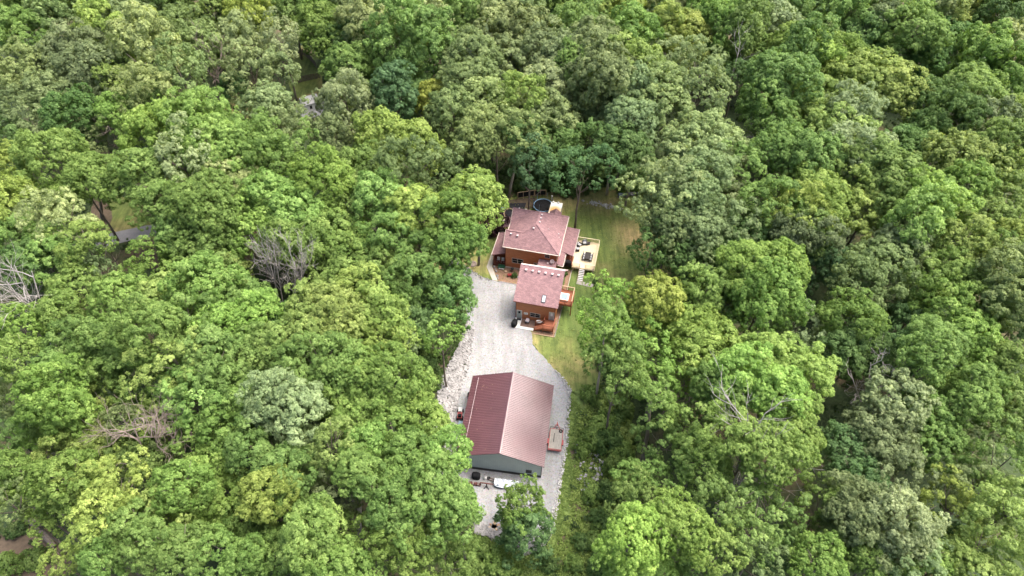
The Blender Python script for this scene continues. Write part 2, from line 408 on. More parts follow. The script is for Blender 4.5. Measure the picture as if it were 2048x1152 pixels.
def window(par, u, v, z0, w, h, side='S', panes=2, fr=.07, m_frame='cream', name='window'):
    """framed window set in a wall, part > sub-parts; side S faces -v, W faces -u, E faces +u"""
    rz = {'S': 0, 'W': R(-90), 'E': R(90), 'N': R(180)}[side]
    b = MB()
    b.box(0, w, -.05, .05, 0, fr); b.box(0, w, -.05, .05, h-fr, h); b.box(0, fr, -.05, .05, fr, h-fr); b.box(w-fr, w, -.05, .05, fr, h-fr)
    for i in range(1, panes): b.box(w*i/panes-fr/2, w*i/panes+fr/2, -.045, .045, fr, h-fr)
    f = b.build(name, M[m_frame], par); f.location = (u, v, z0); f.rotation_euler.z = rz
    for i in range(panes):
        x0 = fr if i == 0 else w*i/panes+fr/2; x1 = w-fr if i == panes-1 else w*(i+1)/panes-fr/2
        q = MB().box(x0, x1, -.01, .01, fr, h-fr).build('pane', M['glass'], f)
        MB().box(x0, x1, -.03, .02, h*.5-.02, h*.5+.02).build('sash_bar', M[m_frame], f)
    return f
def door(par, u, v, z0, w=.92, h=2.05, glass=(.28, 1.25, .36, .55), gm='glass', side='S'):
    rz = {'S': 0, 'W': R(-90), 'E': R(90), 'N': R(180)}[side]
    b = MB().box(.06, w-.06, -.02, .03, 0, h-.06)
    d = b.build('door', M['grey_door'], par); d.location = (u, v, z0); d.rotation_euler.z = rz
    f = MB().box(0, .06, -.05, .05, 0, h).box(w-.06, w, -.05, .05, 0, h).box(.06, w-.06, -.05, .05, h-.06, h).build('frame', M['white'], d)
    gx, gz, gw, gh = glass
    MB().box(gx, gx+gw, -.035, -.021, gz, gz+gh).build('pane', M[gm], d)
    MB().box(w-.16, w-.11, -.09, -.021, .95, 1.02).build('handle', M['barn_dark'], d); return d
def railing(par, pts, z0, h=1.0, m='redwood', name='railing', gap=.13, posts=True):
    """posts and top rail as one part, balusters close together as its stuff-like piece"""
    b = MB(); bal = MB()
    for (x0, y0), (x1, y1) in zip(pts, pts[1:]):
        L_ = math.hypot(x1-x0, y1-y0); dx, dy = (x1-x0)/L_, (y1-y0)/L_
        za = z0 if not isinstance(z0, tuple) else z0[0]; zb = z0 if not isinstance(z0, tuple) else z0[1]
        b.beam((x0, y0, za+h), (x1, y1, zb+h), .12, .045); b.beam((x0, y0, za+.12), (x1, y1, zb+.12), .05, .07)
        n = max(1, round(L_/1.4))
        for i in range(n+1):
            t = i/n; zz = za+(zb-za)*t; b.box(x0+dx*L_*t-.05, x0+dx*L_*t+.05, y0+dy*L_*t-.05, y0+dy*L_*t+.05, zz-.1, zz+h-.022)
        n = int(L_/gap)
        for i in range(1, n):
            t = i/n; zz = za+(zb-za)*t; x = x0+dx*L_*t; y = y0+dy*L_*t; bal.box(x-.018, x+.018, y-.018, y+.018, zz+.155, zz+h-.023)
    r = b.build(name, M[m], par); bal.build('balusters', M[m], r, kind='stuff'); return r
def boards(par, x0, x1, y0, y1, z, m, along='y', w=.14, t=.03, name='deck_boards'):
    b = MB(); r = random.Random(int((x0+y0)*100))
    lo, hi = (x0, x1) if along == 'y' else (y0, y1)
    a = lo
    while a < hi-.02:
        e = min(a+w-.012, hi); dz = r.uniform(-.004, .004)
        if along == 'y': b.box(a, e, y0, y1, z-t, z+dz)
        else: b.box(x0, x1, a, e, z-t, z+dz)
        a += w
    return b.build(name, M[m], par, kind='stuff')

# ================================================================ the barn
barn = thing('pole_barn', 'long grey-green steel barn with a dark red ribbed metal roof standing on the gravel', 'barn', BO, BRZ)
HW, HL, EZ, RZ = 6.2, 6.65, 3.80, 6.12          # half roof width, half length, eave and ridge height
sl = (RZ-EZ)/HW
WX, WY = 5.85, 6.45
b = MB(); wall_quad(b, (-WX, -WY), (WX, -WY), .62, 3.74, [(9.5, 10.35, .9, 1.9)], .12)
b.add([(-WX, -WY, 3.74), (WX, -WY, 3.74), (WX, -WY, 3.88), (0, -WY, 3.88+WX*sl-.02), (-WX, -WY, 3.88), (-WX, -WY+.12, 3.74), (WX, -WY+.12, 3.74), (WX, -WY+.12, 3.88), (0, -WY+.12, 3.88+WX*sl-.02), (-WX, -WY+.12, 3.88)],
      [(0,1,2,3,4), (9,8,7,6,5), (0,5,6,1), (1,6,7,2), (2,7,8,3), (3,8,9,4), (4,9,5,0)])
for i in range(45):                              # standing ribs of the wall sheets
    x = -WX+.13+i*.26; zt = 3.80+(WX-abs(x))*sl
    if 3.55 < x < 4.6: b.box(x-.015, x+.015, -WY-.022, -WY-.001, 1.95, zt); continue
    b.box(x-.015, x+.015, -WY-.022, -WY-.001, .66, zt)
b.build('wall', M['barn_wall'], barn)
b = MB(); wall_quad(b, (WX, WY), (-WX, WY), .62, 3.74, [], .12)
b.add([(-WX, WY, 3.74), (WX, WY, 3.74), (WX, WY, 3.88), (0, WY, 3.88+WX*sl-.02), (-WX, WY, 3.88)], [(4,3,2,1,0)])
b.build('wall', M['barn_wall'], barn)
b = MB().box(WX-.12, WX, -WY+.121, WY-.121, .62, 3.85); b.build('wall', M['barn_wall'], barn)
b = MB().box(-WX, -WX+.12, -WY+.121, WY-.121, .62, 3.85); b.build('wall', M['barn_wall'], barn)
MB().box(-WX-.02, WX+.02, -WY-.03, -WY+.1, 0, .617).box(-WX-.02, WX+.02, WY-.1, WY+.03, 0, .617).box(-WX-.02, -WX+.1, -WY+.101, WY-.101, 0, .617).box(WX-.1, WX+.02, -WY+.101, WY-.101, 0, .617).build('wainscot', M['barn_dark'], barn)
MB().box(WX-.06, WX+.03, -WY-.04, -WY+.06, .62, 3.8).build('corner_trim', M['barn_dark'], barn)
MB().box(-WX-.03, -WX+.06, -WY-.04, -WY+.06, .62, 3.8).build('corner_trim', M['barn_dark'], barn)
w = window(barn, 3.65, -WY+.02, .9, .85, 1.0, 'S', 1, .06, 'barn_dark')
for s in (-1, 1):                                # each slope: ribbed sheets
    b = MB(); t = .05
    b.slab([(0, -HL, RZ), (s*HW, -HL, EZ), (s*HW, HL, EZ), (0, HL, RZ)], t)
    n = 48; st = 2*HL/n
    for i in range(n):
        y = -HL+st*(i+.5)
        a = [(s*.16, y-.055, RZ-.16*sl), (s*HW, y-.055, EZ), (s*HW, y-.018, EZ+.035), (s*.16, y-.018, RZ-.16*sl+.035), (s*.16, y+.018, RZ-.16*sl+.035), (s*HW, y+.018, EZ+.035), (s*HW, y+.055, EZ), (s*.16, y+.055, RZ-.16*sl)]
        fs = [(0,1,2,3), (3,2,5,4), (4,5,6,7), (1,6,5,2)]
        if s > 0: fs = fs
        else: fs = [f[::-1] for f in fs]
        b.add(a, fs)
    rf = b.build('roof_slope', M['barn_roof'], barn)
    g_ = MB(); xx = s*(HW-1.0); zz = EZ+1.0*sl+.05
    r_ = random.Random(5+s); y = -HL+.1
    while y < HL-.3:
        l = min(r_.uniform(.9, 2.4), HL-.1-y); g_.box(xx-.022, xx+.022, y, y+l, zz-.01, zz+.025); y += l+(.05 if s > 0 else r_.choice((.04, .2, .04)))
    g_.build('snow_guard', M['roof_vent' if s < 0 else 'barn_roof'], rf)
    MB().box(s*HW-.05*(s > 0), s*HW+.05*(s < 0)+(.03 if s > 0 else -.03)*0+.0001, -HL, HL, EZ-.2, EZ-.055).build('fascia', M['barn_roof'], rf)
b = MB()
b.slab([(0, -HL-.02, RZ+.07), (-.2, -HL-.02, RZ+.07-.2*sl), (-.2, HL+.02, RZ+.07-.2*sl), (0, HL+.02, RZ+.07)], .02).slab([(0, -HL-.02, RZ+.07), (.2, -HL-.02, RZ+.07-.2*sl), (.2, HL+.02, RZ+.07-.2*sl), (0, HL+.02, RZ+.07)], .02)
b.build('ridge_cap', M['barn_roof'], barn)
for y in (-HL-.025, HL+.025):
    b = MB()
    for s in (-1, 1): b.beam((0, y, RZ-.06), (s*(HW+.01), y, EZ-.06), .04, .17)
    b.build('rake_trim', M['barn_roof'], barn)
r_ = random.Random(3)
for i in range(11):                              # old leaves caught on the roof
    x = -r_.uniform(.8, 5.6); y = r_.uniform(-6.2, 5.5)
    pass
lf = MB()
for i in range(16):
    x = -r_.uniform(.5, 5.8); y = r_.uniform(-6.3, 5.5); z = RZ+x*sl+.05
    lf.box(x-.05, x+.05, y-.02, y+.02, z-.02, z+.01)
lf.build('fallen_leaves', M['tan'], barn, kind='stuff')

# ================================================================ the house
house = thing('house', 'two-storey cedar-sided house with a dusky red hipped shingle roof and wrap-around porches', 'house', HO, HRZ)
def roof_part(polys, par, t=.12, name='roof', m='shingle'):
    b = MB()
    for p in polys: b.slab(p, t)
    return b.build(name, M[m], par)
E0 = 5.6; PS, PN, PK = (.4, 14.48, 8.5), (.4, 17.6, 8.5), 8.5
SW0, SW1 = (-4.7, 13.027, 7.4), (-1.534, 13.027, 7.4); NW0, NW1 = (-4.7, 18.738, 7.4), (-1.534, 18.738, 7.4)
main = roof_part([
    [(-4.7, 10.65, E0), (5.2, 10.65, E0), PS, SW1, SW0],
    [PS, PN, NW1, (-4.7, 16.43, E0), (-4.7, 14.88, E0), SW1],
    [(5.2, 10.65, E0), (5.2, 20.6, E0), PN, PS],
    [(5.2, 20.6, E0), (-4.7, 20.6, E0), NW0, NW1, PN],
    [SW0, SW1, (-4.7, 14.88, E0)],
    [NW0, NW1, (-4.7, 16.43, E0)]], house)
roof_part([[(2.7, 19.0, 6.5), (1.6, 19.0, 5.6), (1.6, 21.3, 5.6), (2.7, 21.3, 6.5)], [(2.7, 19.0, 6.5), (3.8, 19.0, 5.6), (3.8, 21.3, 5.6), (2.7, 21.3, 6.5)]], house, name='dormer_roof')
cap = MB()
def capline(a, bb, w=.2): cap.beam((a[0], a[1], a[2]+.015), (bb[0], bb[1], bb[2]+.015), w, .05)
for a_, b_ in ((PS, PN), (PS, (5.2, 10.65, E0)), (PN, (5.2, 20.6, E0)), (SW0, SW1), (SW1, PS), (NW0, NW1), (NW1, PN)): capline(a_, b_)
cap.build('ridge_caps', M['shingle'], main)
def gutter(par, a, bb, m='cream', w=.13, h=.13, name='gutter'):
    MB().beam(a, bb, w, h).build(name, M[m], par)
gutter(house, (-4.72, 10.57, E0-.05), (5.33, 10.57, E0-.05)); gutter(house, (5.27, 10.65, E0-.05), (5.27, 20.62, E0-.05)); gutter(house, (-4.7, 20.68, E0-.05), (5.2, 20.68, E0-.05))
gutter(house, (-4.77, 14.85, E0-.05), (-4.77, 16.45, E0-.05))
gutter(house, (-4.74, 10.6, E0-.04), (-4.74, 13.02, 7.36), 'cream', .05, .16, 'rake_board'); gutter(house, (-4.74, 14.85, E0-.04), (-4.74, 13.03, 7.36), 'cream', .05, .16, 'rake_board')
gutter(house, (-4.74, 16.45, E0-.04), (-4.74, 18.72, 7.36), 'cream', .05, .16, 'rake_board'); gutter(house, (-4.74, 20.55, E0-.04), (-4.74, 18.75, 7.36), 'cream', .05, .16, 'rake_board')
# walls with openings; a is measured along the wall
ws = MB()
wall_quad(ws, (-4.35, 11.0), (4.9, 11.0), 0, 5.46, [(1.15, 3.25, 1.5, 2.75), (7.0, 7.95, 4.15, 5.15), (5.1, 6.0, 1.2, 2.4), (6.1, 6.9, .1, 2.3)], .16)
ws.build('wall', M['cedar'], house)
MB().box(4.74, 4.9, 11.161, 20.3, 0, 5.46).build('wall', M['cedar'], house)
MB().box(-4.35, -4.19, 11.161, 20.3, 0, 5.46).build('wall', M['cedar'], house)
MB().box(-4.189, 4.739, 20.14, 20.3, 0, 5.46).build('wall', M['cedar'], house)
for c0, c1 in ((10.95, 13.027), (16.7, 18.738)):      # west gable ends
    h_ = 1.65
    MB().add([(-4.35, c0, 5.46), (-4.35, 2*c1-c0-.2, 5.46), (-4.35, c1, 5.46+h_), (-4.2, c0, 5.46), (-4.2, 2*c1-c0-.2, 5.46), (-4.2, c1, 5.46+h_)],
             [(0,2,1), (3,4,5), (0,1,4,3), (1,2,5,4), (2,0,3,5)]).build('gable_wall', M['cedar'], house)
window(house, -3.2, 11.0, 1.5, 2.1, 1.25, 'S', 2)
window(house, 2.65, 11.0, 4.15, .95, 1.0, 'S', 1)
window(house, .75, 11.0, 1.2, .9, 1.2, 'S', 1)
window(house, 1.75, 11.02, .1, .8, 2.2, 'S', 1, name='glazed_door')
MB().beam((4.83, 10.9, 5.5), (4.83, 10.9, 2.9), .08).build('downspout', M['cream'], house)
MB().box(-4.36, .3, 10.94, 10.995, 0, .28).build('foundation', M['concrete'], house)
def roof_z(u, v): return min(E0+.757*(v-10.65), E0+.604*(5.2-u), E0+.5686*(u+4.7))
vent0 = MB().box(-.13, .13, -.13, .13, -.02, .2).box(-.16, .16, -.16, .16, .2, .24).build('roof_vent', M['roof_vent'], main)
vent0.location = (.05, 13.75, roof_z(.05, 13.75)+.0)
vm = vent0.data
def vent(par, u, v, z, s=1.0):
    o = bpy.data.objects.new('roof_vent', vm); C.objects.link(o); o.parent = par; o.location = (u, v, z); o.scale = (s, s, s)
vent(main, -3.7, 12.5, E0+.757*1.85); vent(main, -2.5, 12.4, E0+.757*1.75)
for v_ in (15.2, 16.2, 17.1): vent(main, .85, v_, E0+.604*4.35)
vent(main, 4.3, 15.2, E0+.604*.9, .7); vent(main, 2.5, 14.9, E0+.604*2.7, .5); vent(main, 4.5, 14.5, E0+.604*.7, .5)
for u_ in (-3.6, -2.4): vent(main, u_, 18.85, 7.33, .8)
# lower roofs over the porches
pw = roof_part([[(-6.8, 10.87, 2.8), (-4.36, 10.87, 3.75), (-4.36, 16.6, 3.75), (-6.8, 16.6, 2.8)], [(-6.55, 18.1, 2.8), (-4.36, 18.1, 3.6), (-4.36, 20.9, 3.6), (-6.55, 20.9, 2.8)]], house, .1, 'porch_roof')
pe = roof_part([[(7.35, 13.7, 2.8), (7.35, 20.7, 2.8), (4.92, 19.9, 3.75), (4.92, 13.7, 3.75)], [(6.0, 10.85, 2.8), (6.0, 13.69, 3.2), (4.92, 13.69, 3.75), (4.92, 10.85, 3.2)]], house, .1, 'porch_roof')
gutter(pe, (7.42, 13.65, 2.76), (7.42, 20.75, 2.76)); gutter(pe, (6.06, 10.85, 2.76), (6.06, 13.62, 2.95)); gutter(pe, (4.92, 10.8, 2.9), (6.05, 10.8, 2.74))
gutter(pw, (-6.87, 10.83, 2.76), (-6.87, 16.65, 2.76))
MB().beam((-6.75, 10.84, 2.72), (-4.4, 10.84, 3.66), .05, .12).build('rake_board', M['darkwood'], pw)
for u_, v_ in ((-6.55, 11.1), (-6.55, 13.8), (-6.55, 16.4), (7.1, 20.4), (7.1, 17.0), (7.1, 13.9), (5.8, 11.1)):
    MB().box(u_-.07, u_+.07, v_-.07, v_+.07, 0, 2.72).build('porch_post', M['redwood'], house)
MB().box(-6.7, -4.37, 11.0, 16.5, .3, .42).build('porch_floor', M['redwood'], house)
MB().box(-6.7, -4.37, 10.95, 10.99, .02, .42).build('porch_skirt', M['darkwood'], house)
railing(house, [(-6.6, 11.05), (-4.45, 11.05)], .42, .95, 'darkwood')
railing(house, [(-6.62, 11.1), (-6.62, 16.4)], .42, .95, 'darkwood')
MB().box(4.93, 7.3, 13.0, 20.2, 1.0, 1.16).build('porch_floor', M['redwood'], house)
# link roof between house and garage with the dish
lk = roof_part([[(1.7, 5.8, 3.35), (4.9, 5.8, 3.35), (4.9, 10.95, 3.7), (1.7, 10.95, 3.7)]], house, .12, 'link_roof')
MB().box(1.9, 4.7, 6.15, 10.9, 0, 3.25).build('link_wall', M['cedar'], house)
dish = thing('satellite_dish', 'small grey satellite dish on the low link roof beside the cedar house', 'satellite dish', hp(4.13, 10.35, 3.66), HRZ)
b = MB(); b.lathe((0, 0, 0), [(.02, .0), (.2, .02), (.36, .1), (.38, .12), (.36, .12), (.2, .045), (.02, .03)], 20)
rf = b.build('reflector', M['roof_vent'], dish, True); rf.location = (0, 0, .55); rf.rotation_euler = (R(55), 0, R(10))
MB().tube([(0, .0, 0), (0, .12, .35), (0, .05, .55)], .03).build('mast', M['steel_blue'], dish)
MB().tube([(0, 0, .5), (.12, -.42, .5)], .02).box(.05, .18, -.5, -.38, .44, .56).build('feed_arm', M['barn_dark'], dish)
MB().box(-.14, .14, -.14, .14, 0, .28).build('roof_vent', M['roof_vent'], lk).location = (3.4, 10.1, 3.6)
# flat-roofed sun porch on the north side
an = thing('patio_cover', 'flat white patio cover with an orange rust stain behind the red-roofed house', 'patio cover', hp(0, 0), HRZ)
def stained():
    m, nt, b_ = mat('stained_white_sheet')
    v = coord(nt, 'Object'); f = noise(nt, .9, 5, .7, v, .5)
    gr = nt.nodes.new('ShaderNodeTexGradient'); gr.gradient_type = 'SPHERICAL'
    mp = nt.nodes.new('ShaderNodeMapping'); mp.inputs['Location'].default_value = (-1.2, -15.5, -1.6); mp.inputs['Scale'].default_value = (.62, .62, .62)
    tc = nt.nodes.new('ShaderNodeTexCoord'); nt.links.new(tc.outputs['Object'], mp.inputs['Vector']); nt.links.new(mp.outputs[0], gr.inputs[0])
    mk = math_(nt, 'MULTIPLY', gr.outputs['Fac'], math_(nt, 'ADD', f, .55))
    nt.links.new(ramp(nt, [(.1, (.78, .77, .73)), (.35, (.72, .56, .38)), (.62, (.65, .36, .13))], mk), b_.inputs['Base Color']); b_.inputs['Roughness'].default_value = .6; return m
M['stained'] = stained()
MB().slab([(.9, 20.8, 2.75), (3.1, 20.8, 2.75), (3.1, 27.3, 2.55), (.9, 27.3, 2.55)], .1).build('roof_sheet', M['stained'], an)
for u_ in (1.3, 2.25): MB().lathe((u_, 27.15, 2.56), [(.02, 0), (.2, 0), (.22, .14), (.14, .24), (.02, .27)], 12).build('vent_cap', M['white'], an)
for u_, v_ in ((1.0, 27.2), (3.0, 27.2), (1.0, 24), (3.0, 24)): MB().box(u_-.06, u_+.06, v_-.06, v_+.06, 0, 2.5).build('post', M['white'], an)

# ================================================================ the garage
gar = thing('garage', 'cedar-sided garage with a dusky red shingle roof, skylight and two south doors beside the house', 'garage', HO, HRZ)
GE, GR_, GV = 4.62, 7.55, 5.5
gs = (GR_-GE)/(GV+.2)
groof = roof_part([[(-.35, -.2, GE), (7.0, -.2, GE), (7.0, GV, GR_), (-.35, GV, GR_)], [(-.35, GV, GR_), (7.0, GV, GR_), (7.45, 6.1, 7.2), (-.35, 5.75, 7.38)]], gar, .14)
MB().beam((-.35, GV+.02, GR_+.0), (7.05, GV+.12, GR_-.0), .22, .06).build('ridge_cap', M['roof_vent'], groof)
gutter(groof, (-.35, 5.82, 7.33), (7.47, 6.17, 7.16), 'cream', .12, .12, 'ridge_trim')
MB().beam((-.38, -.2, GE-.06), (-.38, GV, GR_-.06), .05, .17).build('rake_board', M['shingle'], groof); MB().beam((7.03, -.2, GE-.06), (7.03, GV, GR_-.06), .05, .17).build('rake_board', M['shingle'], groof)
MB().beam((-.38, -.24, GE-.06), (7.05, -.24, GE-.06), .06, .14).build('fascia', M['darkwood'], groof)
for u_ in (.69, 1.81, 2.88, 3.97, 5.11, 6.14): vent(groof, u_, 4.65, GE+gs*4.85-.01, 1.15)
# skylight
a = math.atan(gs)
sk = MB().box(-.33, .33, -.62, -.55, 0, .14).box(-.33, .33, .55, .62, 0, .14).box(-.33, -.26, -.549, .549, 0, .14).box(.26, .33, -.549, .549, 0, .14).build('skylight', M['barn_dark'], groof)
sk.location = (4.48, .87, GE+gs*1.07); sk.rotation_euler.x = a
m_, nt_, b_ = mat('skylight_glass'); b_.inputs['Base Color'].default_value = (.45, .5, .55, 1); b_.inputs['Roughness'].default_value = .12; M['skyglass'] = m_
MB().box(-.259, .259, -.549, .549, .05, .11).build('pane', M['skyglass'], sk)
b = MB(); wall_quad(b, (0, .05), (6.6, .05), 0, GE-.03, [(.12, 1.04, .12, 2.17), (2.4, 4.15, 1.0, 2.1), (5.62, 6.5, 1.03, 3.1)], .16)
b.build('wall', M['cedar'], gar)
def side_wall(x0, x1):
    b = MB(); b.add([(x, y, z) for x in (x0, x1) for y, z in ((.212, 0), (5.7, 0), (5.7, 7.15), (GV, 7.38), (.212, GE+gs*.41-.16))],
                    [(4,3,2,1,0), (5,6,7,8,9), (0,1,6,5), (1,2,7,6), (2,3,8,7), (3,4,9,8), (4,0,5,9)])
    return b.build('wall', M['cedar'], gar)
side_wall(0, .15); side_wall(6.45, 6.6)
MB().box(.151, 6.449, 5.55, 5.69, 0, 7.1).build('wall', M['cedar'], gar)
MB().box(-.04, .05, 0, .049, 0, GE-.1).build('corner_board', M['darkwood'], gar); MB().box(6.55, 6.64, 0, .049, 0, GE-.1).build('corner_board', M['darkwood'], gar)
for v_ in (.35, 3.1):
    d_ = MB().box(-.04, -.001, v_, v_+2.4, 0, 2.3).build('garage_door', M['white'], gar)
    for k in range(1, 4): MB().box(-.055, -.041, v_, v_+2.4, .57*k, .57*k+.03).build('panel_joint', M['cream'], d_)
door(gar, .12, .06, .12); door(gar, 5.6, .06, 1.02, .9, 2.08, (.25, 1.05, .4, .8), 'white')
window(gar, 2.4, .06, 1.0, 1.75, 1.1, 'S', 2)
sg = MB().box(1.35, 2.05, -.0, .045, 1.35, 1.85).build('meter_box', M['white'], gar)
MB().box(1.5, 1.6, -.02, -.001, 1.45, 1.75).build('meter_window', M['barn_dark'], sg); MB().box(1.8, 1.9, -.02, -.001, 1.5, 1.7).build('meter_window', M['barn_dark'], sg)
# south patio and slab
b = MB(); b.prism([(.08, -2.12), (3.4, -2.12), (3.4, -1.62), (1.05, -1.62), (1.05, -.0), (.08, -.0)], 0, .1)
sl_ = thing('patio_slab', 'white L-shaped concrete slab edging the brown patio at the garage south door', 'slab', HO, HRZ)
b.build('slab', M['whitecon'], sl_)
pt = thing('plank_patio', 'brown plank patio between the white slab and the garage window', 'patio', HO, HRZ)
boards(pt, 1.07, 4.9, -1.6, .03, .09, 'darkboards', 'x', .2, .06, 'planks')
mt = MB().box(0, .75, 0, .4, 0, .03).build('door_mat', M['black']); mt.location = hp(.2, -.45, .105); mt.rotation_euler.z = HRZ
prop(mt, 'black door mat on the white slab before the left garage door', 'door mat')
bed = thing('garden_bed', 'brown mulch bed with pale timber edging round the garage south-east corner', 'garden bed', HO, HRZ)
MB().prism([(3.4, -2.6), (7.06, -2.6), (7.36, 12.9), (6.62, 12.9), (6.62, .04), (4.92, .04), (4.92, -1.6), (3.42, -1.6)], 0, .03).build('mulch', M['mulch'], bed, kind='stuff')
MB().beam((3.4, -2.64, .06), (7.12, -2.64, .06), .1, .12).build('timber_edge', M['tan'], bed)
MB().beam((7.42, 5.6, .07), (7.42, 12.9, .07), .1, .14).build('timber_edge', M['cream'], bed)
rr_ = random.Random(4)
st_ = MB()
for i in range(46): st_.rock((7.13+.3*i/46*.5, -2.5+8.0*i/46, .05), rr_.uniform(.07, .12), rr_)
st_.build('edging_stones', M['rock'], bed, kind='stuff')
# landing with stair at the right door
ld = thing('stair_landing', 'red stained wooden landing and stair below the right garage door', 'landing', HO, HRZ)
boards(ld, 4.98, 6.75, -2.0, .03, 1.0, 'redwood', 'y')
MB().box(4.95, 6.78, -2.03, -2.001, .55, .97).box(4.95, 4.979, -2.0, .0, .8, .97).box(6.751, 6.78, -2.0, .0, .7, .97).build('skirt_board', M['redwood'], ld)
for u_, v_ in ((5.0, -1.95), (6.7, -1.95), (5.0, -.1), (6.7, -.1)): MB().box(u_-.06, u_+.06, v_-.06, v_+.06, 0, .965).build('post', M['redwood'], ld)
railing(ld, [(5.02, -1.97), (6.72, -1.97), (6.72, -.05)], 1.0, 1.0); railing(ld, [(5.0, -.05), (5.0, -.95)], 1.0, 1.0)
for k in range(5):
    u1 = 4.97-k*.3; MB().box(u1-.3, u1-.01, -1.93, -1.0, .8-k*.19, .84-k*.19).build('tread', M['redwood'], ld)
MB().beam((5.0, -1.97, .85), (3.5, -1.97, .0), .05, .25).beam((5.0, -.96, .85), (3.5, -.96, .0), .05, .25).build('stringer', M['redwood'], ld)
railing(ld, [(5.0, -1.99), (3.55, -1.99)], (.95, .1), .95); railing(ld, [(5.0, -.93), (3.55, -.93)], (.95, .1), .95)
# balcony with the spa
bl = thing('balcony', 'red stained wooden balcony on a single tall post on the garage east side', 'balcony', HO, HRZ)
boards(bl, 6.61, 8.95, 2.55, 5.7, 2.65, 'redwood', 'y')
MB().box(6.62, 8.95, 2.5, 2.549, 2.35, 2.62).box(6.62, 8.95, 5.701, 5.75, 2.35, 2.62).box(8.951, 9.0, 2.5, 5.75, 2.35, 2.62).build('rim_joist', M['redwood'], bl)
railing(bl, [(6.7, 2.6), (8.9, 2.6), (8.9, 5.65), (6.7, 5.65)], 2.65, 1.0)
MB().beam((6.7, 5.65, 3.68), (8.95, 5.65, 3.68), .14, .03).beam((8.9, 5.7, 3.685), (8.9, 2.6, 3.685), .14, .03).build('rail_cap', M['tan'], bl)
for u_, v_ in ((8.88, 2.62), (8.88, 5.6)): MB().box(u_-.08, u_+.08, v_-.08, v_+.08, 0, 2.35).build('post', M['redwood'], bl)
spa = thing('hot_tub', 'square white hot tub with a blue-grey cover on the red balcony', 'hot tub', hp(7.5, 3.85, 2.655), HRZ)
MB().prism([(-.72, -.75), (.72, -.75), (.72, .75), (-.72, .75)], 0, .5).build('tub', M['white'], spa)
MB().prism([(-.5, -.53), (.5, -.53), (.5, .53), (-.5, .53)], .5, .56).build('cover', M['steel_blue'], spa)

# ================================================================ the pale deck
dk = thing('deck', 'raised pale pine deck with railings east of the red-roofed house', 'deck', HO, HRZ)
boards(dk, 7.37, 11.4, 12.7, 19.4, 1.2, 'newwood', 'x', .15)
MB().box(7.37, 11.4, 12.64, 12.699, .9, 1.17).box(11.401, 11.45, 12.64, 19.4, .9, 1.17).box(7.37, 11.45, 19.401, 19.45, .9, 1.17).build('rim_joist', M['newwood'], dk)
MB().box(8.6, 8.63, 12.7, 16.4, 1.205, 1.215).build('board_seam', M['tan'], dk)
for u_ in (7.6, 9.4, 11.2):
    for v_ in (12.9, 16, 19.2): MB().box(u_-.07, u_+.07, v_-.07, v_+.07, 0, 1.16).build('post', M['newwood'], dk)
railing(dk, [(7.4, 19.35), (11.35, 19.35)], 1.2, .98, 'newwood'); railing(dk, [(11.36, 19.35), (11.36, 12.75)], 1.2, .98, 'newwood')
railing(dk, [(7.42, 12.75), (8.75, 12.75)], 1.2, .98, 'newwood'); railing(dk, [(9.78, 12.75), (11.36, 12.75)], 1.2, .98, 'newwood')
stp = thing('deck_stair', 'pale wooden stair with open treads leading down from the pine deck', 'stair', HO, HRZ)
for k in range(7):
    MB().box(8.8, 9.72, 12.6-(k+1)*.28, 12.6-(k+1)*.28+.2, 1.0-k*.15, 1.04-k*.15).build('tread', M['whitecon'], stp)
MB().beam((8.78, 12.64, 1.02), (8.78, 10.6, -.02), .05, .2).beam((9.74, 12.64, 1.02), (9.74, 10.6, -.02), .05, .2).build('stringer', M['tan'], stp)
for i, (u_, w_) in enumerate(((8.75, 1.0), (9.85, .42), (10.32, .42), (10.8, 1.3))):
    o = MB().prism([(0, 0), (w_, -.1), (w_+.02, .72), (.02, .8)], 0, .05).build('stepping_slab', M['paver']); o.location = hp(u_, 9.85-i*.06); o.rotation_euler.z = HRZ
    prop(o, ['square grey stepping slab at the foot of the pine deck stair', 'narrow grey stepping slab second from the foot of the deck stair', 'narrow grey stepping slab third from the foot of the deck stair', 'longest grey stepping slab, farthest from the deck stair'][i], 'paving slab', 'stepping slabs below the deck stair')
# deck furniture
dt = thing('dining_table', 'dark rectangular dining table at the middle of the pale deck', 'table', hp(9.8, 15.3, 1.205), HRZ)
MB().box(-.5, .5, -.85, .85, .70, .75).build('tabletop', M['wicker'], dt)
for sx in (-.42, .42):
    for sy in (-.75, .75): MB().box(sx-.035, sx+.035, sy-.035, sy+.035, 0, .70).build('leg', M['wicker'], dt)
def chair(label, loc, rz, group, arm=False):
    t = thing('dining_chair' if not arm else 'lounge_chair', label, 'chair', loc, rz, group)
    w_ = .24 if not arm else .34; h_ = .44 if not arm else .36
    MB().box(-w_, w_, -w_, w_, h_-.05, h_).build('seat', M['wicker'], t); MB().box(-w_+.05, w_-.05, -w_+.02, w_-.08, h_+.002, h_+.08).build('cushion', M['cushion'], t)
    MB().box(-w_, w_, w_, w_+.06, h_, h_+.48).build('backrest', M['wicker'], t)
    for sx in (-w_+.03, w_-.03):
        for sy in (-w_+.03, w_-.03): MB().box(sx-.025, sx+.025, sy-.025, sy+.025, 0, h_-.051).build('leg', M['wicker'], t)
    if arm:
        for sx in (-w_-.05, w_+.05): MB().box(sx-.05, sx+.05, -w_, w_+.05, .02, h_+.22).build('armrest', M['wicker'], t)
        MB().box(-w_+.06, w_-.06, w_-.12, w_-.01, h_+.09, h_+.45).build('back_cushion', M['cushion'], t)
    return t
k = 0
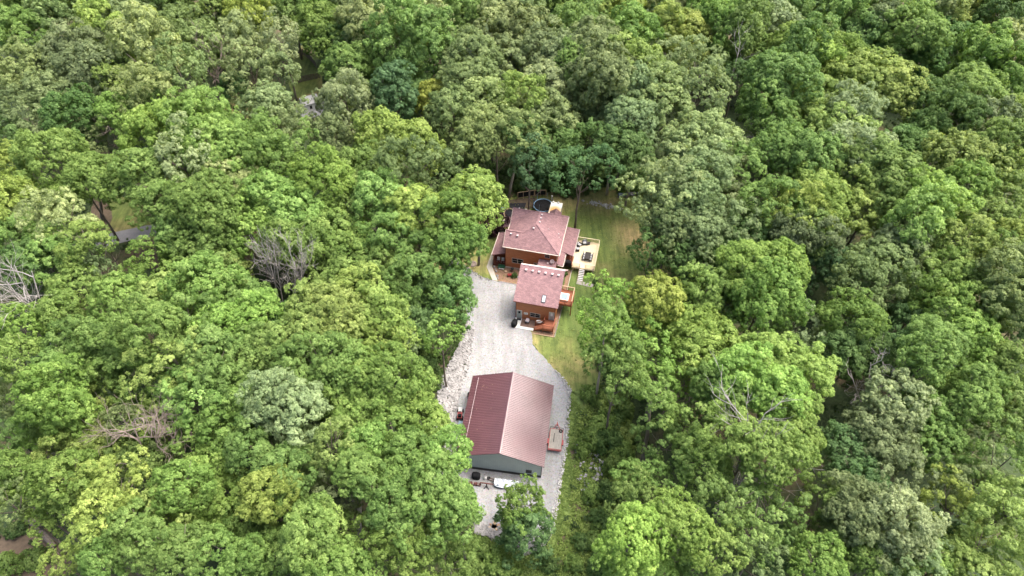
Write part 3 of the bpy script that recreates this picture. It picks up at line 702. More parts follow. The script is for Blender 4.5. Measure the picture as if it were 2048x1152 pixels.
for s in (-1, 1):
    for j, v_ in enumerate((14.75, 15.3, 15.85)):
        chair('dark dining chair %s on the %s side of the deck table' % (('nearest the stair', 'in the middle', 'farthest from the stair')[j], 'house' if s < 0 else 'lawn'), hp(9.8+s*.62, v_, 1.205), HRZ+R(90 if s < 0 else -90), 'chairs round the deck table')
chair('dark wicker armchair turned from the house at the deck corner', hp(7.85, 18.0, 1.205), HRZ+R(65), 'armchairs on the deck', True)
chair('dark wicker armchair with pale cushions backing the far deck railing', hp(8.75, 18.75, 1.205), HRZ+R(10), 'armchairs on the deck', True)
chair('dark wicker armchair close under the porch eave on the deck', hp(7.75, 16.9, 1.205), HRZ+R(95), 'armchairs on the deck', True)
sd_ = thing('side_table', 'low dark side table by the armchair at the far deck railing', 'side table', hp(9.5, 18.85, 1.205), HRZ)
MB().box(-.27, .27, -.25, .25, .38, .42).build('tabletop', M['wicker'], sd_); MB().box(-.2, .2, -.18, .18, 0, .38).build('base', M['wicker'], sd_)
# covered grills
def covered_grill(label, loc, rz, L_=1.3):
    t = thing('covered_grill', label, 'grill', loc, rz)
    b = MB(); ring = []
    for z, sx, sy in ((0, .62, .42), (.35, .60, .40), (.75, .66, .44), (.95, .6, .4), (1.08, .42, .26), (1.12, .15, .08)):
        for k_ in range(16):
            a_ = 2*math.pi*k_/16; c_, s_ = math.cos(a_), math.sin(a_)
            q = (abs(c_)**4+abs(s_)**4)**-.25; wob = 1+.04*math.sin(5*a_+z*7)
            b.v.append((c_*q*sx*wob*L_/1.3, s_*q*sy*wob, z))
    for i in range(5):
        for k_ in range(16): b.f.append((i*16+k_, i*16+(k_+1) % 16, (i+1)*16+(k_+1) % 16, (i+1)*16+k_))
    b.f.append(tuple(80+k_ for k_ in range(16)))
    b.build('cover', M['black'], t, True)
    for sx in (-.45, .45): MB().lathe((sx*L_/1.3, -.3, 0), [(.06, 0), (.06, .1)], 8).build('wheel', M['rubber'], t)
    return t
covered_grill('grill under a black cover parked at the white slab by the driveway', hp(.1, -1.55), HRZ+R(80))
covered_grill('grill under a black cover against the armless barn wall by the logs'.replace('armless ', 'south '), bp(-3.25, -7.7), BRZ, 1.2)
covered_grill('dark covered grill in the corner where porch roof meets the deck', hp(6.6, 12.9, 1.17), HRZ, 1.35)
# patio heater table and grey box
sm = thing('kettle_grill', 'grey box grill with side shelf on the brown patio', 'grill', hp(2.15, -.75, .09), HRZ+R(-8))
MB().box(-.28, .28, -.25, .25, .55, .8).build('firebox', M['steel_blue'], sm); MB().slab([(-.3, -.27, .84), (.3, -.27, .84), (.26, .27, 1.0), (-.26, .27, 1.0)], .1).build('lid', M['roof_vent'], sm)
for sx in (-.24, .24):
    for sy in (-.2, .2): MB().box(sx-.025, sx+.025, sy-.025, sy+.025, 0, .55).build('leg', M['barn_dark'], sm)
ot = thing('oval_table', 'white oval patio table tipped on the stair side of the garage window', 'table', hp(4.15, -.75, .09), HRZ)
b = MB().lathe((0, 0, 0), [(.02, 0), (.5, 0), (.52, .03), (.5, .06), (.02, .06)], 24, 1, .62); tt = b.build('tabletop', M['white'], ot); tt.location = (0, 0, 1.0)
MB().tube([(0, 0, 0), (0, 0, 1.0)], .04).build('post', M['barn_dark'], ot); MB().lathe((0, 0, 0), [(.28, 0), (.28, .03), (.05, .06)], 16).build('base', M['barn_dark'], ot)
pl = thing('planter_pot', 'white round pot on the slab corner by the left garage door', 'pot', hp(.12, -.35, .1), HRZ)
MB().lathe((0, 0, 0), [(.1, 0), (.15, .25), (.16, .3), (.13, .3), (.12, .22)], 12).build('pot', M['white'], pl)

# ================================================================ front walk, garden
wk = sheet('walkway', [(1013, 528)], 0, M['concrete'], raw=True)[0] if False else None
b = MB().prism([(-7.75, 10.3), (-6.8, 11.0), (-6.5, 10.85), (-6.62, 10.0), (-4.97, 7.45), (-5.95, 7.5)], 0, .07)
b = MB().prism([(-7.72, 10.3), (-7.6, 20.6), (-6.75, 20.6), (-6.8, 10.6), (-4.95, 7.4), (-5.95, 7.45)], 0, .07)
wo_ = b.build('walkway', M['concrete'], kind='structure'); wo_.location = HO; wo_.rotation_euler.z = HRZ
fb = thing('front_bed', 'brown mulch garden bed between the pale walkway and the garage', 'garden bed', HO, HRZ)
MB().prism([(-6.75, 10.6), (-4.9, 7.42), (-.05, 7.3), (-.05, 5.85), (1.85, 5.85), (1.85, 10.9), (-4.3, 10.9), (-6.7, 10.9)], 0, .04).build('mulch', M['mulch'], fb, kind='stuff')
b = MB()
for i in range(40): b.rock((-4.9+4.85*i/40, 7.36, .04), rr_.uniform(.07, .12), rr_)
b.build('edging_stones', M['rock'], fb, kind='stuff')
for i, (u_, v_, r0) in enumerate(((-5.75, 9.55, .22), (-6.35, 10.5, .2), (-5.3, 8.5, .2), (-5.05, 7.95, .17), (-6.0, 10.0, .15), (-1.55, 9.0, .22), (-4.1, 9.85, .22))):
    o = MB().rock((0, 0, .1), r0*1.25, rr_, .8).build('garden_boulder', M['rock'] if i < 6 else M['tan'], smooth=False)
    o.location = hp(u_, v_, .03)
    prop(o, ['pale boulder beside the middle of the front walkway', 'pale boulder close to the porch corner by the walkway', 'pale flat boulder halfway down the front walkway bed', 'pale boulder nearest the driveway in the front bed',
             'small pale boulder between two others by the walkway bend', 'white boulder hard against the garage roof edge in the front bed', 'tan boulder in front of the green porch bench'][i], 'boulder', 'boulders in the front bed')
bn = thing('garden_bench', 'dark green garden bench with a pale shelf against the porch skirt', 'bench', hp(-5.0, 10.45, .04), HRZ)
MB().box(-.6, .6, -.2, .2, .4, .45).build('seat', M['green_paint'], bn); MB().box(-.6, .6, .2, .25, .45, .85).build('backrest', M['green_paint'], bn); MB().box(-.5, .55, -.33, -.22, .25, .29).build('shelf', M['white'], bn)
for sx in (-.52, .52): MB().box(sx-.04, sx+.04, -.17, .17, 0, .4).build('leg', M['green_paint'], bn)
for i, u_ in enumerate((-5.85, -5.05)):
    t = thing('porch_chair', ['white porch chair nearer the walkway under the west porch roof', 'white porch chair nearer the house wall under the west porch roof'][i], 'chair', hp(u_, 11.7, .425), HRZ, 'white porch chairs')
    MB().box(-.25, .25, -.22, .22, .38, .43).build('seat', M['white'], t); MB().box(-.25, .25, .22, .27, .38, .95).build('backrest', M['white'], t)
    for sx in (-.22, .22): MB().box(sx-.03, sx+.03, -.2, .2, 0, .38).build('leg', M['white'], t)
kt = thing('kettle_grill', 'round black kettle grill on the front mulch bed by the house wall', 'grill', hp(-2.9, 10.2, .04), 0)
MB().lathe((0, 0, .45), [(.03, 0), (.24, .08), (.31, .25), (.3, .33), (.2, .45), (.03, .5)], 16).build('bowl', M['rubber'], kt, True)
for a_ in (0, 2.1, 4.2): MB().tube([(.1*math.cos(a_), .1*math.sin(a_), .5), (.28*math.cos(a_), .28*math.sin(a_), 0)], .02, 5).build('leg', M['barn_dark'], kt)
rd = thing('garden_tractor_toy', 'small dark red lawn cart beside the round green shrub in the front bed', 'cart', hp(-3.15, 8.95, .04), HRZ+R(20))
MB().slab([(-.3, -.22, .5), (.3, -.22, .5), (.38, .22, .5), (-.38, .22, .5)], .25).build('tray', M['red'], rd)
for sx in (-.32, .32): MB().torus((sx, -.1, .17), .12, .045, 12, 6, Matrix.Rotation(R(90), 3, 'Y')).build('wheel', M['rubber'], rd)
MB().tube([(0, .2, .4), (0, .55, .65)], .02).build('handle', M['barn_dark'], rd)

# ================================================================ back yard
bedN = MB().prism([(-11.3, 26.8), (-10.1, 23.2), (-6.9, 23.5), (-4.3, 23.9), (-4.3, 28.6)], 0, .03).build('ground_cover_sheet', M['asphalt'])
bedN.location = HO; bedN.rotation_euler.z = HRZ; prop(bedN, 'black ground-cover sheet spread on the yard left of the trampoline', 'ground sheet')
wk2 = MB().prism([(-9.9, 22.5), (-6.6, 22.1), (-6.6, 22.9), (-10.0, 23.15)], 0, .04).build('back_path', M['concrete'], kind='structure'); wk2.location = HO; wk2.rotation_euler.z = HRZ
b = MB()
for i in range(26):
    a_ = -1.0+i/26*3.3; b.rock((-7.0-1.0*math.cos(a_)*.9, 25.0+1.3*math.sin(a_), .06), rr_.uniform(.1, .2), rr_)
o = b.build('curved_stone_border', M['tan']); o.location = HO; o.rotation_euler.z = HRZ; prop(o, 'curved tan stone border on the black ground sheet', 'stone border')
pb = thing('utility_box', 'low green utility box on the black ground sheet', 'utility box', hp(-8.2, 25.3, .03), HRZ)
MB().box(-.35, .35, -.3, .3, 0, .6).build('box', M['green_paint'], pb); MB().box(-.38, .38, -.33, .33, .6, .66).build('lid', M['steel_blue'], pb)
fc = thing('panel_fence', 'black panel fence in pale timber frames, stepped in two runs behind the trampoline', 'fence', HO, HRZ)
def fence_run(p0, p1, n, zb, h):
    for i in range(n+1):
        t = i/n; x = p0[0]+(p1[0]-p0[0])*t; y = p0[1]+(p1[1]-p0[1])*t
        MB().box(x-.05, x+.05, y-.05, y+.05, 0, zb+h+.03).build('post', M['tan'], fc)
    for i in range(n):
        t0, t1 = (i+.05)/n, (i+.95)/n; q = [(p0[0]+(p1[0]-p0[0])*t, p0[1]+(p1[1]-p0[1])*t) for t in (t0, t1)]
        MB().beam((*q[0], zb+h/2), (*q[1], zb+h/2), .03, h-.1).build('panel', M['black'], fc)
    MB().beam((*p0, zb+h), (*p1, zb+h), .09, .09).beam((*p0, zb), (*p1, zb), .08, .08).build('rail', M['tan'], fc)
fence_run((-6.15, 29.3), (-3.15, 30.75), 3, .35, 1.35); fence_run((-3.05, 30.9), (-.9, 31.4), 2, .35, 1.25)
tp = thing('trampoline', 'round trampoline with pale blue rim and black safety net behind the house', 'trampoline', hp(-.78, 27.75), HRZ)
MB().torus((0, 0, .85), 1.82, .09, 32, 8).build('rim_pad', M['blue'], tp, True)
MB().lathe((0, 0, .85), [(.01, 0), (1.74, 0), (1.74, .01), (.01, .01)], 32).build('mat', M['black'], tp)
for k in range(6):
    a_ = k*math.pi/3+.3; x, y = 1.9*math.cos(a_), 1.9*math.sin(a_)
    MB().tube([(x, y, 0), (x, y, 2.5)], .03, 6).build('pole', M['steel_blue'] if k % 2 else M['blue'], tp)
b = MB()
for k in range(48):
    a_ = k*math.pi/24; b.tube([(1.88*math.cos(a_), 1.88*math.sin(a_), .9), (1.88*math.cos(a_), 1.88*math.sin(a_), 2.45)], .012, 3)
for z in np.linspace(1.0, 2.45, 9): b.torus((0, 0, z), 1.88, .010, 32, 3)
b.build('safety_net', M['black'], tp, kind='stuff')
wp_ = MB().box(-.12, .12, -.12, .12, 0, .9).box(-.16, .16, -.16, .16, .9, .96).build('white_post', M['white']); wp_.location = G(1103.5, 399, 0); prop(wp_, 'short white marker post at the wood edge past the patio cover', 'post')
b = MB()
for i in range(120):
    t = rr_.random(); px, py = 1180+62*t+rr_.gauss(0, 3), 404+14*t+rr_.gauss(0, 2.2); p = G(px, py); b.rock((p.x, p.y, .05), rr_.uniform(.1, .26), rr_, .5)
o = b.build('rubble', M['edge_rock'], kind='stuff'); prop(o, 'strip of pale flat rubble on the lawn')
for i, (px, py) in enumerate(((1166, 402), (1251, 429))):
    o = MB().rock((0, 0, .1), .35, rr_, .6).build('field_boulder', M['rock']); o.location = G(px, py); prop(o, ['pale flat boulder on the lawn between patio cover and rubble', 'white boulder on the lawn beside the overhanging olive crown'][i], 'boulder')
tr_ = thing('brush_pile', 'dark covered wood pile at the top corner of the back lawn', 'wood pile', G(1246, 393), R(12))
for i in range(9): MB().tube([(-1.3+i*.05, -.3+.1*(i % 4), .15+.13*(i//4)), (1.2-i*.04, -.25+.11*(i % 4), .15+.13*(i//4))], .09, 7).build('log', M['brownbark'], tr_)
MB().slab([(-1.0, -.5, .75), (.6, -.5, .7), (.7, .5, .66), (-1.0, .5, .72)], .3).build('tarp', M['darktarp'], tr_)
bl_ = thing('stone_heap', 'pale boulder heap beside the dark covered wood pile', 'stone heap', G(1269, 388), 0)
for i in range(8): MB().rock((rr_.uniform(-1.3, 1.3), rr_.uniform(-.4, .4), .25), rr_.uniform(.3, .5), rr_).build('stone', M['rock'], bl_)

# ================================================================ round the barn
tl = thing('utility_trailer', 'red-framed flat utility trailer with weathered plank bed beside the barn', 'trailer', bp(7.32, -.45), BRZ)
fr_ = MB()
for a_, c_ in (((-.95, -1.75), (.95, -1.75)), ((.95, -1.75), (.95, 1.75)), ((.95, 1.75), (-.95, 1.75)), ((-.95, 1.75), (-.95, -1.75))): fr_.beam((*a_, .5), (*c_, .5), .09, .12)
fr_.beam((-.5, 1.75, .48), (0, 2.75, .48), .09).beam((.5, 1.75, .48), (0, 2.75, .48), .09).build('frame', M['red'], tl)
for i in range(11): MB().box(-.88+i*.162, -.88+i*.162+.148, -1.7, 1.7, .565, .60+rr_.uniform(-.006, .01)).build('plank', M['greywood'], tl)
b = MB().beam((-.95, -1.8, .95), (.95, -1.8, .95), .07).beam((-.95, -1.8, .56), (.95, -1.8, .56), .07)
for i in range(9): b.beam((-.95+i*.2375, -1.8, .56), (-.95+i*.2375, -1.8, .95), .05)
b.build('tailgate', M['red'], tl)
MB().beam((-.95, 1.8, .9), (.95, 1.8, .9), .06).beam((-.95, 1.8, .5), (-.95, 1.8, .9), .06).beam((.95, 1.8, .5), (.95, 1.8, .9), .06).beam((0, 1.8, .5), (0, 1.8, .9), .06).build('head_rail', M['barn_dark'], tl)
MB().beam((0, 2.3, .5), (0, 2.3, 1.0), .1).tube([(0, 2.75, .48), (0, 2.95, .5)], .06).build('jack', M['red'], tl)
for s in (-1, 1):
    for v_ in (-.45,): MB().torus((s*1.06, v_, .33), .23, .1, 18, 8, Matrix.Rotation(R(90), 3, 'Y')).build('wheel', M['rubber'], tl)
    MB().slab([(s*.97, -.85, .72), (s*1.18, -.85, .72), (s*1.18, -.05, .72), (s*.97, -.05, .72)], .04).build('fender', M['red'], tl)
pp = MB().box(-.05, .05, -.7, .7, 0, .05).build('dark_pipe', M['rubber']); pp.location = bp(7.05, -.2, .62); pp.rotation_euler.z = BRZ; prop(pp, 'dark pipe lying on the trailer planks', 'pipe')
ty = MB().torus((0, 0, .1), .2, .09, 18, 8).build('spare_tyre', M['rubber'], smooth=True); ty.location = bp(7.95, .95, .62); prop(ty, 'dark spare tyre on the trailer bed near its tongue', 'tyre')
ty = MB().torus((0, 0, 0), .3, .12, 20, 8).build('leaning_tyre', M['rubber'], smooth=True); ty.location = bp(-6.75, 5.4, .4); ty.rotation_euler = (0, R(80), BRZ); prop(ty, 'black tyre leaning on the west wall under the barn eave', 'tyre')
tc = thing('garden_tractor', 'small red and white garden tractor with black wheels half under the barn eave', 'tractor', bp(-7.4, 1.7), BRZ+R(6))
MB().box(-.28, .28, .35, 1.1, .45, .85).build('hood', M['cushion'], tc); MB().box(-.35, .35, -.7, .34, .4, .75).build('body', M['red'], tc)
MB().box(-.25, .25, -.5, -.05, .751, .85).box(-.25, .25, -.62, -.501, .751, 1.2).build('seat', M['black'], tc)
MB().tube([(0, .35, .85), (0, .12, 1.1)], .025).torus((0, .1, 1.12), .17, .02, 14, 5).build('steering_wheel', M['rubber'], tc)
for s in (-1, 1):
    MB().torus((s*.42, -.45, .32), .22, .1, 16, 8, Matrix.Rotation(R(90), 3, 'Y')).build('rear_wheel', M['rubber'], tc)
    MB().torus((s*.40, .85, .26), .18, .09, 16, 8, Matrix.Rotation(R(90), 3, 'Y')).build('front_wheel', M['rubber'], tc)
cr_ = thing('lawn_cart', 'dark blue and red cart tucked behind the garden tractor', 'cart', bp(-6.95, .1), BRZ)
MB().slab([(-.4, -.5, .6), (.4, -.5, .6), (.4, .5, .6), (-.4, .5, .6)], .3).build('tray', M['steel_blue'], cr_)
for s in (-1, 1): MB().torus((s*.45, 0, .2), .14, .06, 12, 6, Matrix.Rotation(R(90), 3, 'Y')).build('wheel', M['rubber'], cr_)
# south side clutter
pg = thing('propane_tank', 'upright white propane tank behind the barn beside the black covered grill', 'gas tank', bp(-1.95, -7.75), 0)
MB().lathe((0, 0, 0), [(.14, 0), (.2, .05), (.22, .15), (.22, .5), (.18, .62), (.06, .68)], 16).build('tank', M['white'], pg, True); MB().lathe((0, 0, .68), [(.05, 0), (.06, .1), (.03, .12)], 10).build('valve', M['barn_dark'], pg)
lr = thing('log_rack', 'low stack of reddish split logs in a rack behind the barn', 'log rack', bp(-3.25, -8.8), BRZ)
for i in range(7):
    for j in range(2): MB().tube([(-.72+i*.24, -.2, .17+j*.22), (-.72+i*.24, .2, .17+j*.22)], .1, 7).build('log', M['darkwood'] if (i+j) % 3 else M['brownbark'], lr)
MB().beam((-.85, -.18, .03), (.85, -.18, .03), .06).beam((-.85, .18, .03), (.85, .18, .03), .06).beam((-.85, 0, 0), (-.85, 0, .7), .06).beam((.85, 0, 0), (.85, 0, .7), .06).build('rack', M['barn_dark'], lr)
vs_ = thing('work_stand', 'dark long-armed timber splitter stand with splayed feet on the gravel behind the barn', 'stand', bp(-1.55, -8.8), BRZ)
MB().beam((-.95, 0, .85), (.95, 0, .85), .12, .14).build('beam', M['darkwood'], vs_)
MB().beam((0, 0, .8), (0, -.25, .1), .16, .1).build('column', M['barn_dark'], vs_)
for s in (-1, 1): MB().beam((0, -.1, .45), (s*.35, -.5, .04), .08).build('foot', M['barn_dark'], vs_)
jk = thing('machine_parts', 'brown rusty machine frame lying between propane tank and covered trailer', 'machine', bp(-1.2, -7.9), BRZ+R(-12))
MB().beam((-.5, 0, .2), (.7, 0, .2), .1).beam((-.5, .3, .2), (.7, .3, .2), .1).beam((.6, -.1, .25), (.6, .4, .25), .14).build('frame', M['brownbark'], jk)
MB().torus((-.3, .15, .3), .16, .06, 14, 6).build('wheel', M['rubber'], jk)
bt = thing('covered_trailer', 'low trailer under a silver tarp with slate sides behind the barn', 'trailer', bp(1.15, -8.35), BRZ)
MB().add([(-1.6, -.5, .1), (1.6, -.55, .1), (1.6, .45, .1), (-1.6, .45, .1), (-1.65, -.45, .6), (1.65, -.5, .55), (1.65, .45, .85), (-1.65, .45, .85)], [(3,2,1,0), (0,1,5,4), (1,2,6,5), (2,3,7,6), (3,0,4,7), (4,5,6,7)]).build('body', M['darktarp'], bt)
b = MB(); n_ = 14
for i in range(n_+1):
    for j in range(6):
        x = -1.7+3.4*i/n_; y = -.42+.92*j/5+(.35 if i < 1 and j == 0 else 0); z = .64+.27*j/5+.05*math.sin(i*1.9+j*.7)+rr_.uniform(-.015, .02)
        b.v.append((x, y-(.22*abs(math.sin(i*.35)) if j == 0 else 0), z-(.1 if j == 0 else 0)))
for i in range(n_):
    for j in range(5): b.f.append((i*6+j, (i+1)*6+j, (i+1)*6+j+1, i*6+j+1))
b.build('tarp', M['tarp'], bt)
for s in (-1, 1): MB().torus((s*.5, -.5, .22), .15, .07, 14, 6, Matrix.Rotation(R(90), 3, 'X')).build('wheel', M['rubber'], bt)
fp = thing('fire_pit', 'ring of tan and orange stones on the gravel edge below the barn', 'fire pit', G(988, 1054), 0)
for i in range(13):
    a_ = i*2*math.pi/13; MB().rock((.62*math.cos(a_), .45*math.sin(a_), .1), rr_.uniform(.16, .3), rr_).build('stone', M['orange'] if i % 4 == 1 else M['tan'] if i % 2 else M['rock'], fp)
MB().lathe((0, 0, .01), [(.01, .02), (.35, .02)], 12).build('ash', M['soil'], fp)
dp = thing('drain_pipe', 'long pale curved plastic drain pipe in the undergrowth right of the barn', 'pipe', (0, 0, 0), 0)
MB().tube([G(1188, 907, .25), G(1198, 917, .2), G(1206, 930, .15), G(1212, 946, .1)], .13, 8).build('pipe', M['white'], dp, True)
# rocks
def rocks(name, poly, n, r0, r1, seed, label, m='rock', z=.06):
    r = random.Random(seed); P = [G(*p) for p in poly]
    if name == 'riprap': KEEP_CLEAR.append(P)
    x0, x1 = min(p.x for p in P), max(p.x for p in P); y0, y1 = min(p.y for p in P), max(p.y for p in P)
    def inside(x, y):
        c = False
        for i in range(len(P)):
            a_, d_ = P[i-1], P[i]
            if (a_.y > y) != (d_.y > y) and x < (d_.x-a_.x)*(y-a_.y)/(d_.y-a_.y)+a_.x: c = not c
        return c
    b = MB(); k = 0
    while k < n:
        x, y = r.uniform(x0, x1), r.uniform(y0, y1)
        if inside(x, y): b.rock((x, y, z+r.uniform(0, .12)), r.uniform(r0, r1), r); k += 1
    o = b.build(name, M[m], kind='stuff'); o['label'] = label; return o
rocks('riprap', [(935, 640), (950, 660), (944, 690), (938, 731), (920, 786), (911, 827), (906, 870), (880, 960), (850, 960), (862, 880), (873, 827), (877, 770), (899, 726), (919, 689), (929, 655)], 3000, .12, .30, 21, 'band of pale limestone riprap down the left side of the driveway')
rocks('riprap', [(944, 1052), (955, 1042), (972, 1050), (990, 1062), (1010, 1080), (1000, 1092), (975, 1072), (950, 1068)], 420, .12, .28, 22, 'pale rubble bank at the foot of the gravel yard')
rocks('edge_stones', [(1108, 738), (1127, 755), (1143, 778), (1142, 800), (1139, 850), (1137, 890), (1129, 932), (1124, 962), (1120, 1000), (1108, 1060), (1096, 1085), (1088, 1080), (1100, 1035), (1110, 1000), (1117, 960), (1121, 930), (1128, 890), (1131, 850), (1135, 800), (1136, 782), (1125, 764)], 620, .06, .15, 23, 'line of pale stones along the right edge of the gravel', 'edge_rock')
rocks('loose_stones', [(1145, 880), (1165, 885), (1190, 905), (1225, 925), (1200, 960), (1175, 1000), (1150, 985), (1160, 940)], 80, .1, .3, 24, 'loose pale stones in the weeds right of the barn', 'rock', .3)
rocks('loose_stones', [(1010, 1085), (1085, 1080), (1095, 1100), (1040, 1120), (985, 1100)], 150, .08, .24, 25, 'loose pale stones below the gravel yard')
rocks('gravel_clods', [(900, 780), (925, 740), (935, 900), (1120, 920), (1105, 1040), (1000, 1060), (940, 1000), (1060, 690), (960, 560), (1000, 575)], 700, .03, .075, 26, 'scattered darker stones and leaves on the gravel', 'brownbark', .01)
rocks('pale_edge_stones', [(925, 527), (945, 541), (965, 554), (985, 560), (984, 563), (962, 558), (942, 545), (922, 531)], 90, .06, .13, 27, 'pale stones edging the gravel below the front lawn')
# logs and stumps
for i, (a_, c_, r0, lab) in enumerate((((975, 1105), (987, 1112), .14, 'shorter pale fallen log in the weeds below the gravel yard'), ((972, 1122), (1003, 1134), .16, 'longer pale fallen log in the weeds below the gravel yard'), ((58, 1036), (112, 1096), .5, 'thick dark fallen trunk in the bottom left clearing'))):
    p, q = G(*a_), G(*c_); o = MB().tube([(p.x, p.y, r0), ((p.x+q.x)/2, (p.y+q.y)/2+.1, r0*1.05), (q.x, q.y, r0)], [r0, r0*.95, r0*.8], 8).build('fallen_log', M['deadbark'] if i < 2 else M['bark'], smooth=True); prop(o, lab, 'log')
sp = MB().lathe((0, 0, 0), [(.75, 0), (.7, .12), (.45, .14), (.4, .05), (.02, .05)], 18).build('tree_well', M['brownbark']); sp.location = G(946, 528); prop(sp, 'round brown tree well on the front lawn beside the driveway', 'tree well')
# distant yard fence and roofs in the top left
of = thing('yard_fence', 'weathered board fence round the far grassy yard', 'fence', (0, 0, 0))
def board_run(pts, h=1.7, w=.3):
    for (a_, c_) in zip(pts, pts[1:]):
        p, q = G(*a_), G(*c_); L_ = (q-p).length; n = int(L_/w)
        for i in range(n):
            t = (i+.5)/n; c0 = p.lerp(q, t); d_ = (q-p).normalized()*w*.46
            MB().beam((c0.x-d_.x, c0.y-d_.y, h/2+rr_.uniform(-.04, .04)), (c0.x+d_.x, c0.y+d_.y, h/2), .03, h).build('board', M['oldfence'], of)
board_run([(588, 103), (608, 110), (622, 122), (634, 137)]); board_run([(596, 166), (620, 160), (640, 156)], 1.5)
hs = thing('far_house', 'far house with a pale grey roof glimpsed through crowns below the grassy yard', 'house', G(622, 216), R(28)); hs.scale = (.45, .45, .7)
MB().box(-4, 4, -3, 3, 0, 2.8).build('wall', M['white'], hs); MB().slab([(-4.4, -3.3, 2.8), (4.4, -3.3, 2.8), (4.4, 0, 4.6), (-4.4, 0, 4.6)], .15).slab([(-4.4, 3.3, 2.8), (4.4, 3.3, 2.8), (4.4, 0, 4.6), (-4.4, 0, 4.6)], .15).build('roof', M['grey_roof'], hs)
MB().box(-1, .2, -3.05, -2.99, .9, 2.1).build('window', M['glass'], hs)
# ---------------------------------------------------------------- foliage
def leaves_mesh(name, cen, nrm, size, rs, tint=None, stretch=1.0):
    """one folded leaf-cluster face pair per centre, facing nrm"""
    n = len(cen)
    nrm = nrm/np.maximum(np.linalg.norm(nrm, axis=1, keepdims=True), 1e-6)
    ref = rs.normal(size=(n, 3)); a = np.cross(nrm, ref); a /= np.maximum(np.linalg.norm(a, axis=1, keepdims=True), 1e-6)
    b = np.cross(nrm, a)
    L = (size*rs.uniform(.7, 1.35, n))[:, None]; W = L*rs.uniform(.45, .75, n)[:, None]/stretch
    v = np.empty((n, 4, 3))
    v[:, 0] = cen-a*L*.5; v[:, 1] = cen+b*W*.5-nrm*L*.12; v[:, 2] = cen+a*L*.5-nrm*L*.05; v[:, 3] = cen-b*W*.5-nrm*L*.12
    me = bpy.data.meshes.new(name)
    me.vertices.add(n*4); me.vertices.foreach_set('co', v.ravel())
    me.loops.add(n*4); me.loops.foreach_set('vertex_index', np.arange(n*4, dtype=np.int32))
    me.polygons.add(n); me.polygons.foreach_set('loop_start', np.arange(n, dtype=np.int32)*4)
    me.polygons.foreach_set('loop_total', np.full(n, 4, dtype=np.int32))
    me.update(calc_edges=True)
    at = me.attributes.new('tint', 'FLOAT', 'FACE')
    at.data.foreach_set('value', (tint if tint is not None else rs.uniform(0, 1, n)).astype(np.float32))
    me.materials.append(M['leaf']); return me
def unit(v): return v/np.maximum(np.linalg.norm(v, axis=-1, keepdims=True), 1e-6)
def crown_mesh(seed, Rr, up, down, nb, nt, nl, leaf, lumps=.25, gaps=.0, rb=(.24, .36), rt=(.45, .7), droop=.0):
    """boughs on an uneven dome > tufts on each bough > leaves on each tuft; origin at the crown's middle"""
    rs = np.random.RandomState(seed)
    k = np.arange(nb)+.5
    zz = 1-1.42*k/nb                                   # from the top to a little below the middle
    ph = k*2.39996+rs.uniform(-.35, .35, nb); zz = np.clip(zz+rs.uniform(-.07, .07, nb), -.5, 1)
    rr = np.sqrt(np.maximum(0, 1-zz**2))
    d = np.stack([rr*np.cos(ph), rr*np.sin(ph), zz], 1)
    w = rs.normal(size=(5, 3)); w2 = rs.uniform(0, 6.28, 5)
    lump = 1+lumps*np.sin(d @ w.T*1.6+w2).mean(1)*1.6
    keep = rs.uniform(size=nb) > gaps
    rad = lump*rs.uniform(.64, 1.0, nb)
    bc = d*rad[:, None]*np.array([Rr, Rr, 1])
    bc[:, 2] = np.where(bc[:, 2] > 0, bc[:, 2]*up, bc[:, 2]*down)
    br = Rr*rs.uniform(rb[0], rb[1], nb)
    bc, br, d = bc[keep], br[keep], d[keep]; nb = len(bc)
    td = unit(rs.normal(size=(nb, nt, 3))+d[:, None]*.75+np.array([0, 0, .45-droop]))
    tc = bc[:, None]+td*(br[:, None]*rs.uniform(.7, 1.05, (nb, nt)))[..., None]*np.array([1, 1, .85])
    tr = rs.uniform(rt[0], rt[1], (nb, nt))
    ttint = np.clip(rs.normal(.45, .17, (nb, 1))+rs.normal(0, .15, (nb, nt)), 0, 1)
    ld = unit(rs.normal(size=(nb, nt, nl, 3))+td[:, :, None]*.9+np.array([0, 0, .35]))
    lc = tc[:, :, None]+ld*(tr[..., None]*rs.uniform(.35, 1, (nb, nt, nl))**.5)[..., None]
    ln = ld*.9+td[:, :, None]*.4+np.array([0, 0, .3])+rs.normal(size=ld.shape)*.3
    tint = np.clip(ttint[..., None]+rs.normal(0, .16, (nb, nt, nl)), 0, 1)
    return leaves_mesh('crown', lc.reshape(-1, 3), ln.reshape(-1, 3), leaf, rs, tint.ravel())
BIG, SMALL, TALL, AIRY, FINE = [], [], [], [], []
for i in range(5): BIG.append(crown_mesh(10+i, 5.6, 5.2, 7.0, 78, 24, 27, .225, lumps=.26+.06*i, rb=(.17, .30), rt=(.27, .46)))
for i in range(5): SMALL.append(crown_mesh(30+i, 3.6, 4.0, 6.0, 46, 19, 26, .225, lumps=.26+.05*i, rb=(.22, .36), rt=(.27, .46)))
for i in range(2): TALL.append(crown_mesh(50+i, 3.4, 6.5, 7.5, 62, 18, 25, .22, lumps=.3, rb=(.2, .36), rt=(.27, .44)))
for i in range(4): AIRY.append(crown_mesh(60+i, 4.6, 4.8, 6.4, 58, 18, 24, .22, lumps=.55, gaps=.22, rb=(.15, .28), rt=(.24, .42)))
for i in range(2): FINE.append(crown_mesh(70+i, 5.0, 4.6, 6.5, 130, 15, 20, .205, lumps=.22, rb=(.10, .17), rt=(.2, .36)))
BASE_R = {'B': 5.6, 'S': 3.6, 'T': 3.4, 'A': 4.6, 'F': 5.0}
